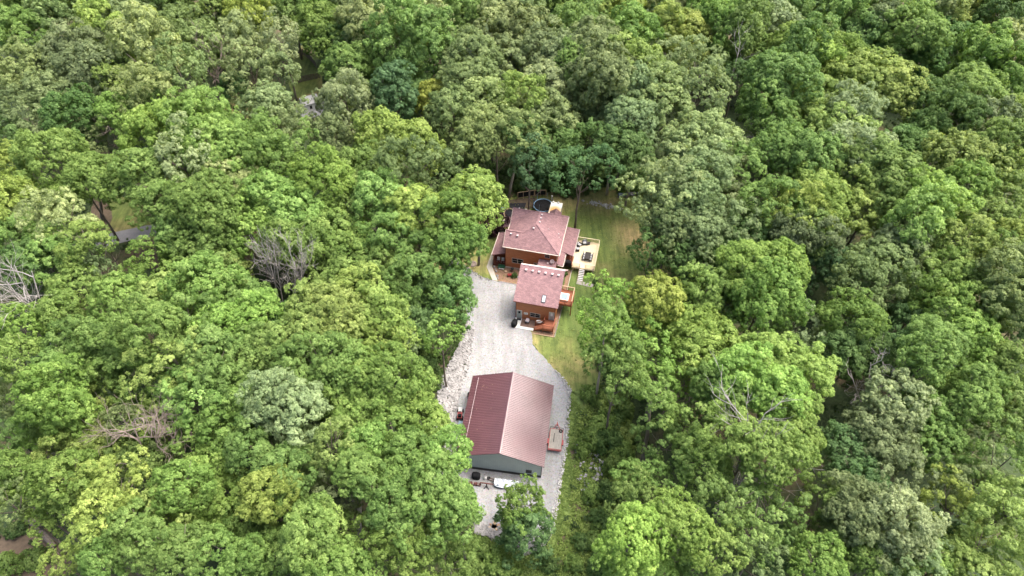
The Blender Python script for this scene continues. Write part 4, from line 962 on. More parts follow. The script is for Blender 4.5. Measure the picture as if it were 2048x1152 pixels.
FAM = {'B': BIG, 'S': SMALL, 'T': TALL, 'A': AIRY, 'F': FINE}
UPH = {'B': 5.2, 'S': 4.0, 'T': 6.5, 'A': 4.8, 'F': 4.6}
def trunk_mesh(seed, H=17.0):
    r = random.Random(seed); b = MB()
    p = [(0, 0, -.3)]; x = y = 0
    for i in range(1, 8):
        x += r.uniform(-.25, .25); y += r.uniform(-.25, .25); p.append((x, y, H*i/7))
    b.tube(p, [.36, .29, .26, .24, .21, .17, .12, .06], 7)
    for i in range(9):
        j = r.randint(3, 6); q = Vector(p[j]); a = r.uniform(0, 6.28); l = r.uniform(2.2, 3.8)
        m = q+Vector((math.cos(a)*l*.5, math.sin(a)*l*.5, l*.45)); e = m+Vector((math.cos(a+.2)*l*.6, math.sin(a+.2)*l*.6, l*.6))
        b.tube([q, m, e], [.11, .075, .025], 5)
        e2 = m+Vector((math.cos(a-.7)*l*.5, math.sin(a-.7)*l*.5, l*.35)); b.tube([m, e2], [.06, .02], 4)
    return b.mesh('trunk', M['bark'], True)
TRUNKS = [trunk_mesh(100+i) for i in range(6)]
# real leaf colours
COL = {'b': (.176, .282, .064), 'B': (.218, .346, .075), 'y': (.242, .332, .078), 'Y': (.315, .388, .080),
       'o': (.194, .264, .102), 'p': (.262, .334, .140), 'd': (.114, .205, .060), 'g': (.092, .182, .068)}
COLW = {'b': 'mid-green', 'B': 'bright green', 'y': 'yellow-green', 'Y': 'vivid yellow-green', 'o': 'olive-green',
        'p': 'pale grey-green', 'd': 'dark green', 'g': 'deep bluish-green'}
FORMW = {'B': 'broad domed', 'S': 'rounded', 'T': 'tall narrow', 'A': 'loose open', 'F': 'fine-leaved'}
# crowns as read off the photograph: x, y, radius in photo pixels, colour, form
TREES = '''
20,0,46,b,S 98,-12,46,o,B 176,-10,46,d,S 254,-8,46,p,A 332,-6,46,b,S 410,-4,46,y,B 488,-2,46,o,S 566,0,46,b,A 644,-12,46,o,S 722,-10,46,d,B 800,-8,46,p,S 878,-6,46,b,A 956,-4,46,y,S 1034,-2,46,o,B 1112,0,46,b,S 1190,-12,46,o,A 1268,-10,46,d,S 1346,-8,46,p,B 1424,-6,46,b,S 1502,-4,46,y,A 1580,-2,46,o,S 1658,0,46,b,B 1736,-12,46,o,S 1814,-10,46,d,A 1892,-8,46,p,S 1970,-6,46,b,B 2048,-4,46,y,S 1042,1022,42,b,A
40,60,46,b,S 120,22,42,o,S 150,108,60,o,B 210,62,50,y,S 265,42,42,o,S 300,92,56,p,S 372,75,52,o,B 50,150,58,o,B 120,192,56,o,B
190,150,50,o,S 250,152,50,y,S 290,176,45,p,A 368,150,48,o,A 500,24,44,Y,F 482,74,40,p,S 562,80,36,p,A 500,126,44,p,A 554,142,38,o,A
440,28,38,d,S 648,54,50,b,B 702,130,44,b,S 692,92,46,d,S 60,240,42,o,A 24,282,40,d,S 150,236,50,d,S 230,222,34,B,S 300,225,46,d,B
112,312,56,b,B 25,322,44,y,F 184,345,46,b,B 178,272,36,o,A 540,214,46,p,S 598,256,42,o,A 690,196,46,p,B 734,222,40,o,A 470,176,24,g,S
330,268,62,B,B 402,240,60,B,B 296,342,58,b,B 372,322,56,p,A 452,288,60,B,B 520,300,58,b,B 590,318,56,b,A 650,368,60,B,B 562,398,64,B,B
472,368,60,p,B 402,398,62,b,B 336,398,46,b,B 500,458,60,B,B 602,440,60,B,B 652,478,56,b,S 762,268,48,y,S 830,292,50,y,S 872,332,48,o,A
790,332,50,o,A 762,398,56,B,S 830,420,50,y,S 702,400,50,b,A 720,340,50,b,S 950,392,50,y,S 902,440,48,b,S 905,492,40,b,S 700,20,42,o,S 742,62,46,p,T
800,88,50,b,T 850,42,46,p,S 882,72,44,b,S 932,24,46,b,S 860,122,46,b,T 980,60,50,p,S 1040,60,50,p,S 940,112,50,o,S 1010,120,50,o,F
1080,112,50,o,S 1130,100,50,p,F 1190,92,50,o,S 1182,40,44,b,S 1100,30,42,d,S 1030,20,42,d,S 940,162,54,o,B 872,190,38,Y,F 910,222,50,o,S
980,202,52,p,B 1040,190,52,y,F 1100,162,46,p,S 1152,170,46,p,A 1210,150,50,o,S 1270,142,50,y,S 1310,172,50,p,B 1020,262,46,o,A 960,268,48,o,B
1090,232,46,o,S 1150,232,42,o,A 1202,222,46,o,S 1262,232,50,o,B 1328,212,50,p,F 1120,282,48,d,B 1182,288,46,d,A 1062,330,40,g,A 1130,338,44,g,A
1192,332,42,g,A 1250,300,46,d,S 1284,334,36,d,A 932,312,36,d,S 830,190,32,d,S 790,192,38,g,T 760,132,36,d,S 1240,26,44,y,S 1262,62,44,b,S
1330,60,40,y,T 1372,72,42,Y,S 1440,40,58,b,B 1340,112,40,p,A 1392,122,46,o,A 1424,108,36,b,S 1532,58,50,p,S 1500,100,44,b,F 1570,100,44,y,S
1642,50,46,d,S 1692,40,50,b,S 1762,44,50,o,B 1830,60,50,b,B 1882,28,50,y,S 1940,18,44,y,F 1990,40,46,d,S 2030,90,50,p,B 1900,82,46,d,S
1960,112,50,b,S 1850,112,44,d,S 1722,92,48,d,S 1790,92,48,d,F 1560,150,62,b,B 1602,130,54,B,S 1472,152,30,d,A 1650,112,40,o,A 1732,150,64,y,F
1692,162,48,y,F 1782,180,56,y,B 1702,222,48,p,B 1642,202,40,y,S 1850,190,48,d,F 1942,180,60,b,B 2010,152,50,b,S 1900,242,50,d,B 2030,222,46,y,F
1400,190,48,o,A 1522,212,44,b,S 1562,242,40,b,A 1850,262,42,d,S 1622,250,60,y,F 1682,262,56,y,F 1560,292,48,b,B 1420,290,60,p,B 1376,300,40,p,S
1480,334,42,b,A 1402,342,50,o,B 1350,370,50,p,S 1442,372,44,p,S 1620,312,48,b,S 1700,300,56,p,B 1742,322,44,b,S 1790,302,40,d,S 1834,300,40,d,S
1980,240,48,o,F 2012,282,48,b,S 1902,312,60,y,F 1962,322,60,y,F 2030,332,50,y,F 1660,352,56,y,A 1722,352,56,y,A 1622,380,50,y,B 1800,360,54,b,B
1852,390,58,B,B 1932,362,48,b,F 2002,390,50,y,F 1310,402,48,p,A 1372,392,54,o,B 1430,402,54,p,A 1340,442,50,o,B 1402,452,54,o,B 1462,442,48,o,A
1302,498,38,d,A 1372,502,48,d,B 1440,500,46,d,S 1532,400,50,b,A 1532,450,44,d,A 1602,420,54,y,A 1650,402,48,y,B 1702,420,50,y,A 1742,402,44,y,S
1640,470,42,o,A 1832,440,54,B,S 1882,420,48,B,S 1982,432,48,y,F 2030,472,48,y,F 1830,462,46,o,B 1622,500,44,g,S 1662,534,38,g,S
1512,530,56,B,B 1566,540,56,B,B 1540,590,60,B,B 1500,580,46,b,B 1410,580,44,b,S 1452,602,38,d,S 1310,598,48,Y,S 1288,644,44,B,S 1222,608,50,B,A
1204,662,42,B,A 1762,530,54,o,B 1722,562,48,o,A 1792,490,48,o,B 1920,490,54,y,S 1902,542,44,b,S 1860,562,48,b,A 1960,602,54,B,B 1900,622,58,b,B
1930,682,54,b,S 1870,682,48,b,B 1830,642,42,d,S 2010,542,48,o,S 2030,592,46,o,S 1992,500,38,b,A 2022,652,42,d,S 1702,642,54,b,B 1732,692,48,d,B
1682,702,46,d,S 1790,642,38,d,A 1792,712,44,d,S 1590,642,52,p,A 1542,632,38,b,A 1386,668,52,y,B 1416,706,56,y,S 1312,700,44,b,A 1540,716,62,B,B
1590,742,60,B,B 1540,780,60,B,B 1472,742,50,B,S 1322,762,42,b,A 1432,772,44,b,S 1852,722,42,b,A 2012,722,50,b,B 1960,762,40,b,S 1900,782,36,b,S
1792,800,58,p,F 1850,830,60,b,F 1752,862,58,o,B 1862,884,54,b,F 1782,930,50,o,A 1702,900,46,d,B 1722,962,44,d,S 2000,812,54,b,S 1950,802,40,b,S
2032,832,40,b,A 2012,912,54,b,A 1962,882,40,o,A 1392,862,58,b,A 1462,872,58,b,A 1330,872,44,b,A 1542,902,58,b,B 1402,922,48,b,S 1590,872,40,b,S
1580,836,44,b,S 1952,980,58,p,B 1902,1012,54,y,A 2002,1032,58,y,A 2032,990,44,y,A 1982,1100,58,y,A 1262,1002,46,b,A 1300,960,40,b,A 1266,955,32,b,A
1270,1062,64,B,B 1350,1042,60,B,B 1246,1112,42,B,S 1302,1122,48,B,S 1452,1002,48,b,A 1542,1022,54,b,A 1502,1062,48,b,A 1442,1092,44,y,A 1502,1112,48,o,A
1392,1132,40,b,S 1562,1092,44,d,B 1652,1002,48,b,A 1702,1002,48,o,B 1742,1042,58,o,B 1802,1032,58,p,B 1682,1072,48,o,S 1742,1112,48,b,B 1822,1102,54,o,A
1642,1122,54,b,B 1882,1082,46,d,S 1922,1140,50,y,S 1862,1142,48,b,S 
30,412,48,y,S 82,432,48,o,S 132,442,54,p,A 165,480,44,y,A 207,484,24,b,A 350,452,32,b,S 668,268,34,o,S 112,502,48,b,S 190,532,30,o,A  60,522,46,d,S 150,572,50,b,F
120,622,44,b,S 242,592,50,b,B 312,542,48,b,A 332,592,50,y,B 402,502,50,b,B 442,522,44,b,S 472,562,38,y,A 412,572,54,B,S 480,602,48,b,B
302,662,60,B,B 382,642,54,b,A 452,652,58,B,B 522,622,42,B,S 230,682,48,b,B 40,652,50,B,F 40,712,48,b,F 120,732,48,B,B 162,682,48,b,S
202,722,54,B,B 272,732,60,B,A 352,722,58,y,A 422,702,54,b,S 430,762,48,b,A 352,790,46,b,A 512,692,44,b,S 500,742,44,b,B
622,596,48,y,A 664,622,50,y,S 702,590,54,y,A 622,662,48,y,S 762,622,48,y,S 742,682,52,y,A 682,664,48,y,A 782,652,42,y,A 612,722,48,b,S
672,722,48,b,B 792,700,38,o,A 702,500,48,b,A 782,472,54,B,A 762,542,44,b,S 852,502,46,b,A 832,562,48,b,B 902,590,42,d,S 936,474,36,b,S
872,592,44,d,B 880,668,34,B,A 832,642,34,d,S 902,562,36,d,A 722,742,48,B,S 792,762,58,B,B 826,800,38,B,S 722,822,58,B,B 782,852,58,B,B
852,842,48,B,S 896,898,40,B,S 822,902,46,b,S 732,902,54,B,S 800,952,52,b,B 866,968,50,b,S 908,1010,46,B,S 924,1004,33,B,S 1232,702,42,b,S 1246,757,38,b,A 842,1032,52,b,A 782,1012,48,b,S
896,1066,42,b,A 742,972,46,b,A 20,792,42,o,A 100,782,48,B,S 132,812,48,B,S 202,792,44,y,A 30,872,38,d,A 76,852,42,B,S 172,872,48,y,S
122,902,48,y,A 252,832,34,o,A 300,852,42,y,A 392,792,54,B,S 402,852,38,b,A 340,872,38,o,A 550,790,52,p,B 592,812,50,p,S 522,840,46,o,B
622,822,42,o,A 612,902,48,o,B 662,892,48,y,A 30,942,46,b,S 132,962,54,b,S 212,962,54,y,A 250,902,38,b,S 420,932,42,B,S 362,962,48,b,B
342,1012,58,y,A 402,1012,52,b,S 452,1002,54,b,S 532,982,48,y,S 502,1042,48,b,B 572,1022,48,b,A 622,1062,58,B,S 562,1102,48,b,S 682,982,42,o,A
702,1062,42,b,A 300,1082,48,b,S 362,1092,48,b,B 432,1092,52,b,A 262,1042,42,b,S 182,1062,42,y,A 202,1112,42,b,S 132,1124,32,y,A 490,1112,42,b,S
652,1122,48,b,S 702,1132,46,b,B 762,1082,48,b,A 822,1092,46,b,S 886,1126,44,b,A 26,1012,36,o,A 64,1000,36,b,A
1045,982,33,b,A 1046,1062,42,d,T 1620,460,40,b,S 1580,470,40,o,S 1490,480,40,d,S 570,640,34,d,S 560,700,46,b,S 560,740,44,b,A 580,480,50,b,B
690,560,46,b,S 690,780,46,b,S 640,780,44,b,S 480,800,46,b,B 450,860,50,b,S 500,900,44,b,S 570,940,46,b,S 300,930,44,b,B 200,1010,44,y,S
100,1040,30,b,A 1150,60,44,b,S 1160,120,44,b,B 1260,180,48,o,S 1480,20,44,b,S 1570,20,44,b,B 1610,90,42,b,S 1690,110,42,b,B 1480,60,44,b,S
590,20,40,b,S 760,10,40,d,S 640,10,40,b,S 330,15,44,o,S 60,5,44,b,S 210,10,44,o,S 390,105,40,o,S 120,395,40,b,B 40,470,44,b,B 350,505,30,b,B 370,460,46,b,B 430,430,50,b,B'''
def trees_from(txt):
    out = []
    for t in txt.split():
        x, y, r, c, f = t.split(','); out.append((float(x), float(y), float(r), c, f))
    return out
LANDMARKS = [('the long barn', 1010, 840), ('the cedar garage', 1075, 590), ('the red-roofed house', 1070, 465), ('the pine deck', 1175, 510),
    ('the pale riprap', 900, 745), ('the driveway bend', 900, 525), ('the back lawn', 1240, 440), ('the red trailer', 1115, 880),
    ('the leaning dead tree', 40, 590), ('the twin dead trees', 555, 540), ('the brown dead tree', 232, 285),
    ('the gap with the road', 275, 455), ('the old yard fence', 620, 150), ('the broken snag', 795, 130), ('the slim white dead tree', 1465, 170),
    ('the leaning bare stems', 1520, 300), ('the curling bare branches', 1740, 740), ('the forked dead limbs', 1500, 890), ('the vine-draped trunk', 1290, 830),
    ('the twiggy dying crown', 310, 860), ('the top left corner', 0, 0), ('the top right corner', 2048, 0), ('the bottom left corner', 0, 1152),
    ('the bottom right corner', 2048, 1152), ('the top edge centre', 1024, 0), ('the right edge centre', 2048, 576),
    ('the bottom edge centre', 1200, 1152), ('the black panel fence', 1065, 390)]
ORD = ['', 'second ', 'third ', 'fourth ', 'fifth ', 'sixth ', 'seventh ', 'eighth ', 'ninth ', 'tenth ', 'eleventh ', 'twelfth ']
def label_all(items):
    """items: (object, px, py, size word, colour word, form word, noun); a label that singles each out by its place"""
    groups = {}
    for it in items:
        o, x, y, s, c, f, n = it
        d, lm = min((math.hypot(x-lx, y-ly), (nm, lx, ly)) for nm, lx, ly in LANDMARKS)
        dx, dy = x-lm[1], y-lm[2]
        w = ('beyond' if dy < 0 else 'in front of') if abs(dy) > abs(dx) else ('left of' if dx < 0 else 'right of')
        if 'corner' in lm[0] or 'edge' in lm[0]: w = 'toward'
        groups.setdefault((c, f, n, w, lm[0]), []).append((d, it))
    for (c, f, n, w, lm), L in groups.items():
        L.sort(key=lambda t: t[0])
        for i, (d, it) in enumerate(L):
            od = ('nearest ' if len(L) > 1 else '') if i == 0 else ORD[i]+'nearest '
            it[0]['label'] = f"{od}{c} {f} {n} {w} {lm}"
items = []
rng = random.Random(11)
def plant(x, y, rpx, c, f, zc=None, name='broadleaf_tree', cat='tree', noun='tree', group='broadleaf trees of the surrounding wood', k=1.1, second=None):
    base = BASE_R[f]
    big = min(1.0, (rpx-30)/35)
    z = zc if zc is not None else (12.5+3.5*max(0, big)+rng.uniform(-2.4, 3.0)*(1.35 if y > 600 else 1)-(2.5 if c in 'dg' else 0))
    rm = rpx*k*depth(x, y, z)/FPX
    s = rm/base
    P = G(x, y+rpx*.15, z); Q = P
    if second:
        Q = G(second[0], second[1]+second[2]*.15, z)
    root = (P+Q)/2
    t = thing(name, None, cat, (root.x, root.y, 0), 0, group)
    col = COL[c]; j = rng.uniform(.86, 1.16); h = (rng.uniform(.93, 1.06), 1, rng.uniform(.85, 1.15))
    for at_, rp, ff in ([(P, rpx, f)]+([(Q, second[2], second[4])] if second else [])):
        s = rp*k*depth(x, y, z)/FPX/BASE_R[ff]
        cr = bpy.data.objects.new('crown', rng.choice(FAM[ff])); C.objects.link(cr); cr.parent = t
        cr.location = (at_.x-root.x, at_.y-root.y, z); cr.rotation_euler = (rng.uniform(-.08, .08), rng.uniform(-.08, .08), rng.uniform(0, 6.28))
        cr.scale = (s*rng.uniform(.92, 1.08), s*rng.uniform(.92, 1.08), s*rng.uniform(.92, 1.12))
        jj = j*rng.uniform(.95, 1.05)
        cr.color = (col[0]*jj*h[0], col[1]*jj, col[2]*jj*h[2], 1)
    tr = bpy.data.objects.new('trunk', rng.choice(TRUNKS)); C.objects.link(tr); tr.parent = t
    w_ = min(.95, .35+.085*rpx*k*depth(x, y, z)/FPX); tr.scale = (w_, w_, z/15.5); tr.rotation_euler.z = rng.uniform(0, 6.28)
    if second: x = (x+second[0])/2; y = (y+second[1])/2
    items.append((t, x, y, '', COLW[c], FORMW[f], noun)); return t
L = trees_from(TREES)
# neighbouring crowns of one colour that grow from one tree: the closest pairs share a trunk
cand = sorted((math.hypot(a[0]-b[0], a[1]-b[1]), i, j) for i, a in enumerate(L) for j, b in enumerate(L)
              if i < j and a[3] == b[3] and a[3] != 'Y' and a[1] != 982 and a[1] != 1062 and b[1] not in (1062, 1022) and a[1] != 1022 and b[1] != 982)
pair = {}; used = set()
for d, i, j in cand:
    if d < 92 and i not in used and j not in used and len(pair) < 165:
        pair[i] = j; used |= {i, j}
for i, tr in enumerate(L):
    if i in used and i not in pair: continue
    x, y, r, c, f = tr
    if (x, y) == (1045, 982): plant(x+6, y+10, r, c, f, 8.5); continue
    if (x, y) == (1042, 1022): plant(x, y, r, c, f, 7.0); continue
    if (x, y) == (1046, 1062): plant(x, y, r, c, f, 5.0); continue
    z = 9 if y < 250 and r < 45 and rng.random() < .35 and c in 'dgo' else None
    t = plant(x, y, r, c, f, z, second=L[pair[i]] if i in pair else None)
# ---------------------------------------------------------------- trees whose trunk or bare limbs show
def top_of(base_px, top_px):
    """foot on the ground at one pixel, head on the other pixel's ray above the same depth"""
    B = G(*base_px); P = G(*top_px, 0.0); d = P-Vector((0, 0, CAM_H)); t = B.y/d.y
    return B, Vector((0, 0, CAM_H))+d*t
def branchy(b, p, d, L_, r, lev, rg, curl=.35, up=.15, kids=(2, 4)):
    path = [p]; rad = [r]; q = p.copy(); dd = d.copy(); n = 4
    for i in range(n):
        dd = (dd+Vector((rg.gauss(0, curl*.5), rg.gauss(0, curl*.5), rg.gauss(0, curl*.3)+up*.3))).normalized()
        q = q+dd*L_/n; path.append(q); rad.append(r*(1-.55*(i+1)/n))
    b.tube(path, rad, 6 if lev < 2 else (4 if lev < 3 else 3))
    if lev >= 3 or r < .02: return
    for k in range(rg.randint(*kids)):
        j = rg.randint(1, n); ax = Vector((rg.gauss(0, 1), rg.gauss(0, 1), rg.gauss(0, .6))).normalized()
        nd = (dd+ax*rg.uniform(.5, .95)).normalized()
        branchy(b, path[j], nd, L_*rg.uniform(.5, .8), max(.022, rad[j]*rg.uniform(.5, .75)), lev+1, rg, curl, up, kids)
def dead_tree(base_px, tops, r0, m, label, seed, curl=.4, kids=(3, 4), lim=.62, spread=1.0, up=.15, size=1.0):
    rg = random.Random(seed); B, T = top_of(base_px, tops[0])
    t = thing('dead_tree', label, 'dead tree', B, 0, 'dead trees among the green crowns')
    st = MB(); br = MB()
    for i, tp_ in enumerate(tops):
        _, T = top_of(base_px, tp_); T = T-B; T.y += rg.uniform(-.5, .5)
        m1 = T*.35+Vector((rg.uniform(-.3, .3), rg.uniform(-.3, .3), 0)); m2 = T*lim+Vector((rg.uniform(-.3, .3), rg.uniform(-.3, .3), 0))
        st.tube([(0, 0, -.2), m1*.5, m1, m2, T*.97], [r0, r0*.85, r0*.7, r0*.45, .04], 8)
        for k in range(rg.randint(5, 7)):
            f = rg.uniform(lim*.75, .95); p = (m1.lerp(m2, (f-.35)/(lim-.35)) if f < lim else m2.lerp(T, (f-lim)/(1-lim)))
            d_ = (T.normalized()+Vector((rg.gauss(0, .7), rg.gauss(0, .5), rg.gauss(0, .3)))*spread).normalized()
            branchy(br, p, d_, (T.length*(1-lim)*.42*size+.7), r0*.33, 1, rg, curl, up, kids)
    st.build('trunk', M[m], t, True); br.build('branches', M[m], t, kind='stuff'); return t
dead_tree((112, 700), [(28, 520), (62, 535), (8, 560)], .22, 'deadbark', 'large leafless grey tree leaning at the left edge of the wood', 1, .4, (3, 4), .45, .9)
dead_tree((575, 660), [(532, 500), (548, 512)], .2, 'deadbark', 'left of two twin bleached dead trees with fine upright twigs', 2, .22, (4, 5), .42, .38, .5, .7)
dead_tree((590, 665), [(590, 515), (604, 530)], .2, 'deadbark', 'right of two twin bleached dead trees with fine upright twigs', 3, .22, (4, 5), .42, .38, .5, .7)
dead_tree((258, 362), [(222, 243), (248, 262)], .2, 'brownbark', 'slender brown-grey dead tree by the dark hollow in the upper left', 4, .4, (3, 4), .45, .9)
dead_tree((440, 232), [(418, 108), (436, 120)], .28, 'brownbark', 'brown twiggy dead crown beside the far grassy yard', 5, .35, (4, 5), .4, .9)
dead_tree((803, 205), [(782, 112), (806, 122)], .26, 'deadbark', 'broken white snag with two bare stems above the ivy', 6, .3, (1, 2), .8, .8)
dead_tree((1438, 248), [(1478, 100)], .2, 'deadbark', 'slim white leafless tree standing in the dark gap upper right', 7, .4, (2, 3), .5, .8)
dead_tree((1546, 352), [(1502, 268)], .2, 'deadbark', 'bare pale stem leaning left between two olive crowns', 8, .35, (2, 3), .6, .7)
dead_tree((1536, 358), [(1524, 285)], .17, 'deadbark', 'shorter bare pale stem beside the one leaning left', 9, .35, (2, 3), .6, .7)
dead_tree((1740, 850), [(1742, 722), (1700, 742), (1770, 728)], .2, 'deadbark', 'curling bare pale branches above a dark crown on the right', 10, .75, (2, 3), .6, 1.1)
dead_tree((1452, 1010), [(1498, 856), (1540, 888), (1512, 850)], .28, 'deadbark', 'forked dead limbs in a fan over bright crowns lower right', 11, .4, (3, 4), .5, .9)
dead_tree((1372, 850), [(1352, 752), (1378, 762)], .22, 'brownbark', 'brown twiggy dead top behind the vine-draped trunk', 12, .5, (3, 5), .5, 1.1)
dead_tree((320, 985), [(262, 835), (350, 868), (305, 838)], .26, 'brownbark', 'sprawling grey twigs of a dying crown in the left wood', 13, .7, (4, 5), .6, 1.2)
dead_tree((1288, 30), [(1312, -60), (1322, 40)], .18, 'deadbark', 'thin bare pale stems at the top edge right of centre', 14, .4, (2, 3), .5, .8)
def trunk_tree(base_px, top_px, rpx, c, f, r0, label, bark='bark'):
    B, T = top_of(base_px, top_px); t = thing('broadleaf_tree', label, 'tree', B, 0, 'trees with bare trunks in view')
    T = T-B; m1 = T*.5+Vector((.15, 0, 0))
    s = rpx*depth(*top_px, T.z)/FPX/BASE_R[f]
    MB().tube([(0, 0, -.2), T*.25, m1, T*.8, T], [r0*1.25, r0, r0*.85, r0*.6, r0*.3], 9).build('trunk', M[bark], t, True)
    cr = bpy.data.objects.new('crown', FAM[f][0]); C.objects.link(cr); cr.parent = t; cr.location = T+Vector((0, 0, 1)); cr.scale = (s, s, s*.8)
    cr.color = (*COL[c], 1); return t
M['palebark'] = simple('pale_trunk_bark', (.34, .30, .25), .95, .25, 2, 0, (3, 3, .5), .5)
trunk_tree((1017, 398), (1036, 285), 44, 'd', 'A', .26, 'tall pale-trunked tree rising behind the black panel fence', 'palebark')
trunk_tree((1214, 390), (1222, 290), 40, 'd', 'A', .24, 'tall tree with a pale trunk at the far edge of the back lawn', 'palebark')
trunk_tree((1233, 372), (1238, 300), 34, 'd', 'A', .22, 'brown-trunked tree just behind the one at the far lawn edge')
trunk_tree((876, 596), (890, 478), 38, 'b', 'A', .24, 'tree with a pale upright trunk left of the driveway bend', 'palebark')
trunk_tree((1192, 800), (1212, 640), 36, 'b', 'A', .17, 'slender long-trunked tree leaning over the weeds right of the driveway', 'palebark')
trunk_tree((717, 1066), (717, 945), 42, 'b', 'S', .34, 'tree whose stout grey trunk shows in the lower left wood', 'palebark')
trunk_tree((1283, 935), (1303, 800), 34, 'b', 'A', .3, 'tree with a crooked dark vine-draped trunk right of the trailer')
trunk_tree((206, 446), (196, 380), 26, 'd', 'S', .3, 'dark tree on the brown soil beside the grey road')
# ---------------------------------------------------------------- shrubs and weeds
COL.update({'m': (.050, .022, .026), 'w': (.16, .25, .055), 'u': (.09, .16, .04), 'W': (.22, .30, .07)})
COLW.update({'m': 'dark purple', 'w': 'mid-green', 'u': 'dark green', 'W': 'bright yellow-green'})
SH = [crown_mesh(90+i, 1.6, 1.5, .9, 22, 9, 18, .26, lumps=.35, rb=(.3, .5), rt=(.3, .5)) for i in range(3)]
def shrub(px, py, rpx, c, label=None, name='shrub', hgt=1.0):
    z = .9; s = rpx*depth(px, py, z)/FPX/1.6; P = G(px, py, z*s)
    t = thing(name, label, 'shrub', (P.x, P.y, 0), 0, None if label else 'shrubs at the edges of the clearing')
    f = bpy.data.objects.new('foliage', rng.choice(SH)); C.objects.link(f); f.parent = t
    f.location = (0, 0, .85*s*hgt); f.scale = (s, s, s*hgt); f.rotation_euler.z = rng.uniform(0, 6.28)
    j = rng.uniform(.85, 1.15); f.color = (COL[c][0]*j, COL[c][1]*j, COL[c][2]*j, 1)
    MB().tube([(0, 0, 0), (.05*s, 0, .5*s), (0, .05*s, s*hgt)], [.07*s, .05*s, .02*s], 5).build('stem', M['bark'], t)
    if not label: items.append((t, px, py, '', COLW[c], 'leafy', 'shrub'))
    return t
shrub(991, 455, 20, 'm', 'dark purple-leaved small tree at the north-west corner of the house', 'ornamental_tree', 1.5)
shrub(981, 462, 12, 'm', 'smaller purple-leaved bush left of the dark ornamental tree', 'ornamental_tree', 1.2)
shrub(1029, 551, 5.5, 'u', 'round green shrub in the middle of the front mulch bed', 'shrub')
shrub(1129, 547, 5, 'u', 'dark potted shrub in the bed below the deck corner', 'shrub')
shrub(1191, 563, 5, 'u', 'small dark bush at the upper end of the stepping slabs', 'shrub')
shrub(1193, 573, 6, 'u', 'small dark bush at the lower end of the stepping slabs', 'shrub')
for s in '''1205,850,22,w 1228,842,20,u 1165,905,14,w 1190,880,22,w 1222,888,22,u 1245,905,20,w
1185,985,18,w 1215,985,20,u 1205,1040,20,u 1165,1085,16,u 1190,1080,20,w 
1150,1130,16,w 1200,1130,20,u 1100,1130,16,u 990,1120,20,w 960,1100,20,w 1010,1140,22,w 940,1130,22,w 1225,930,18,w 1252,870,20,W 1180,790,16,w 1205,800,16,w 1214,812,18,W
1245,820,20,w 1222,820,16,W 865,700,18,w 850,740,18,u 868,765,13,w 900,585,18,d 855,725,14,u 
1140,385,12,u 1165,378,14,u 1120,380,14,u 1085,372,14,u 1190,368,14,u 1250,372,14,w 1240,355,14,u 1000,400,12,u 985,392,14,u 1040,375,12,u 1280,372,16,w 1205,350,16,u
1150,350,18,u 1100,350,18,u 1060,355,18,u 1300,620,14,u 1240,640,16,u 1215,720,16,w 1262,690,16,u 340,520,14,u 100,1030,14,u 30,1060,16,u 1280,980,16,w
70,1120,20,w 20,1130,22,w'''.split():
    x, y, r, c = s.split(','); shrub(float(x), float(y), float(r), c, None, 'shrub', rng.uniform(.8, 1.3))
def inside(P, x, y):
    c = False; n = len(P)
    for i in range(n):
        ax, ay = P[i-1][0], P[i-1][1]; bx, by = P[i][0], P[i][1]
        if (ay > y) != (by > y) and x < (bx-ax)*(y-ay)/(by-ay)+ax: c = not c
    return c
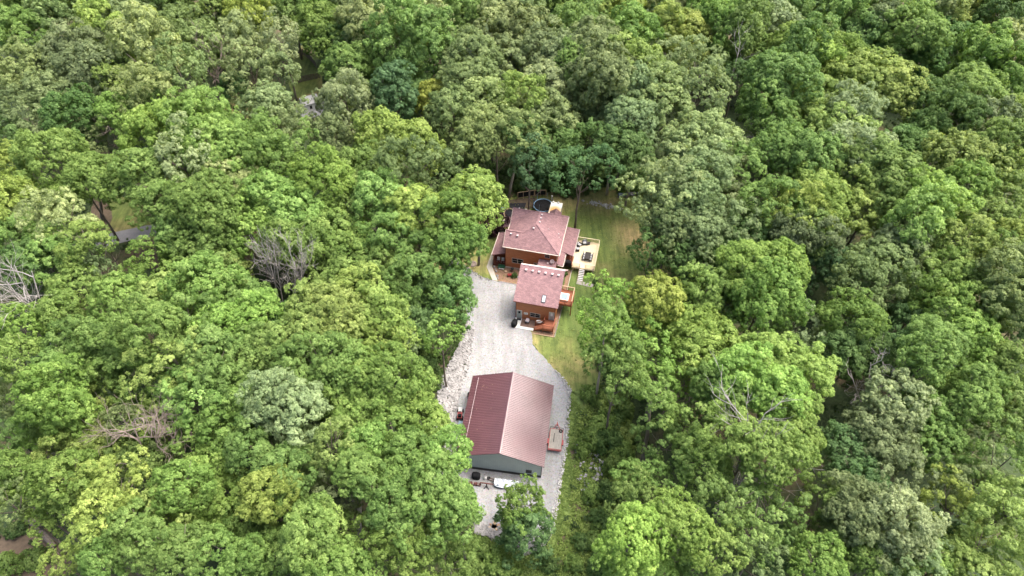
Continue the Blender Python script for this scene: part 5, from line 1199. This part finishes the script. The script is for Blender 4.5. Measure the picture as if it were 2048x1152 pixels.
def weeds(name, n, region, col, seed, clump=.55, nl=26, leaf=.24, hz=.5, label=None, lawn_ok=False, clear=True):
    """low plants over part of the ground: clumps of leaves, never on the lawn or the gravel"""
    rs = np.random.RandomState(seed); P = [G(*p) for p in region]
    x0, x1 = min(p.x for p in P), max(p.x for p in P); y0, y1 = min(p.y for p in P), max(p.y for p in P)
    cs = []; tries = 0
    while len(cs) < n and tries < n*12:
        tries += 1; x, y = rs.uniform(x0, x1), rs.uniform(y0, y1)
        if not inside(P, x, y): continue
        if clear and any(inside(q_, x, y) for q_ in KEEP_CLEAR) or inside(DRIVEP, x, y) or (not lawn_ok and inside(LAWNP, x, y)): continue
        cs.append((x, y))
    cs = np.array(cs); k = len(cs); sc_ = rs.uniform(.5, 1.4, k)
    d = unit(rs.normal(size=(k, nl, 3))+np.array([0, 0, .5])); d[..., 2] = np.abs(d[..., 2])
    c3 = np.concatenate([cs, np.zeros((k, 1))], 1)[:, None]+d*(clump*sc_[:, None]*rs.uniform(.2, 1, (k, nl)))[..., None]*np.array([1, 1, hz*1.6])
    c3[..., 2] += .05
    nn = d*.6+np.array([0, 0, .7])+rs.normal(size=d.shape)*.4
    tint = np.clip(rs.normal(.45, .2, (k, 1))+rs.normal(0, .15, (k, nl)), 0, 1)
    me = leaves_mesh(name, c3.reshape(-1, 3), nn.reshape(-1, 3), leaf, rs, tint.ravel())
    o = bpy.data.objects.new(name, me); C.objects.link(o); o.color = (*col, 1); o['kind'] = 'stuff'
    if label: o['label'] = label
    return o
weeds('undergrowth', 3600, [(-60, 20), (2110, 20), (2110, 1190), (-60, 1190)], (.055, .095, .026), 5, 1.0, 22, .45, .7)
weeds('undergrowth', 1500, [(820, 330), (1400, 330), (1400, 640), (1240, 760), (1150, 760), (900, 600), (820, 600)], (.065, .115, .028), 6, .8, 26, .34, .8)
weeds('weeds', 2300, [(1100, 730), (1150, 760), (1260, 780), (1290, 1180), (1080, 1180), (1110, 1060), (1140, 900)], (.19, .27, .06), 7, .5, 24, .26, .7, 'bright mixed weeds on the slope right of the gravel')
weeds('weeds', 1300, [(900, 1080), (1100, 1070), (1110, 1180), (880, 1180)], (.18, .26, .06), 8, .5, 24, .26, .7, 'bright weeds at the foot of the gravel yard')
weeds('weeds', 500, [(840, 690), (900, 690), (920, 600), (945, 640), (900, 770), (840, 790)], (.085, .14, .035), 9, .45, 24, .24, .6, 'weeds between the riprap and the wood')
weeds('verge_tufts', 500, [(1140,785),(1160,810),(1160,860),(1152,930),(1142,1000),(1125,1060),(1105,1110),(1092,1090),(1112,1020),(1122,960),(1128,920),(1133,860),(1137,800)], (.17, .25, .06), 12, .35, 14, .18, .4, 'rough grass tufts beside the pale edge stones', True, False)
weeds('lawn_tufts', 2000, LAWN, (.20, .245, .07), 10, .25, 9, .12, .15, 'short uneven tufts of lawn grass', True)
label_all(items)
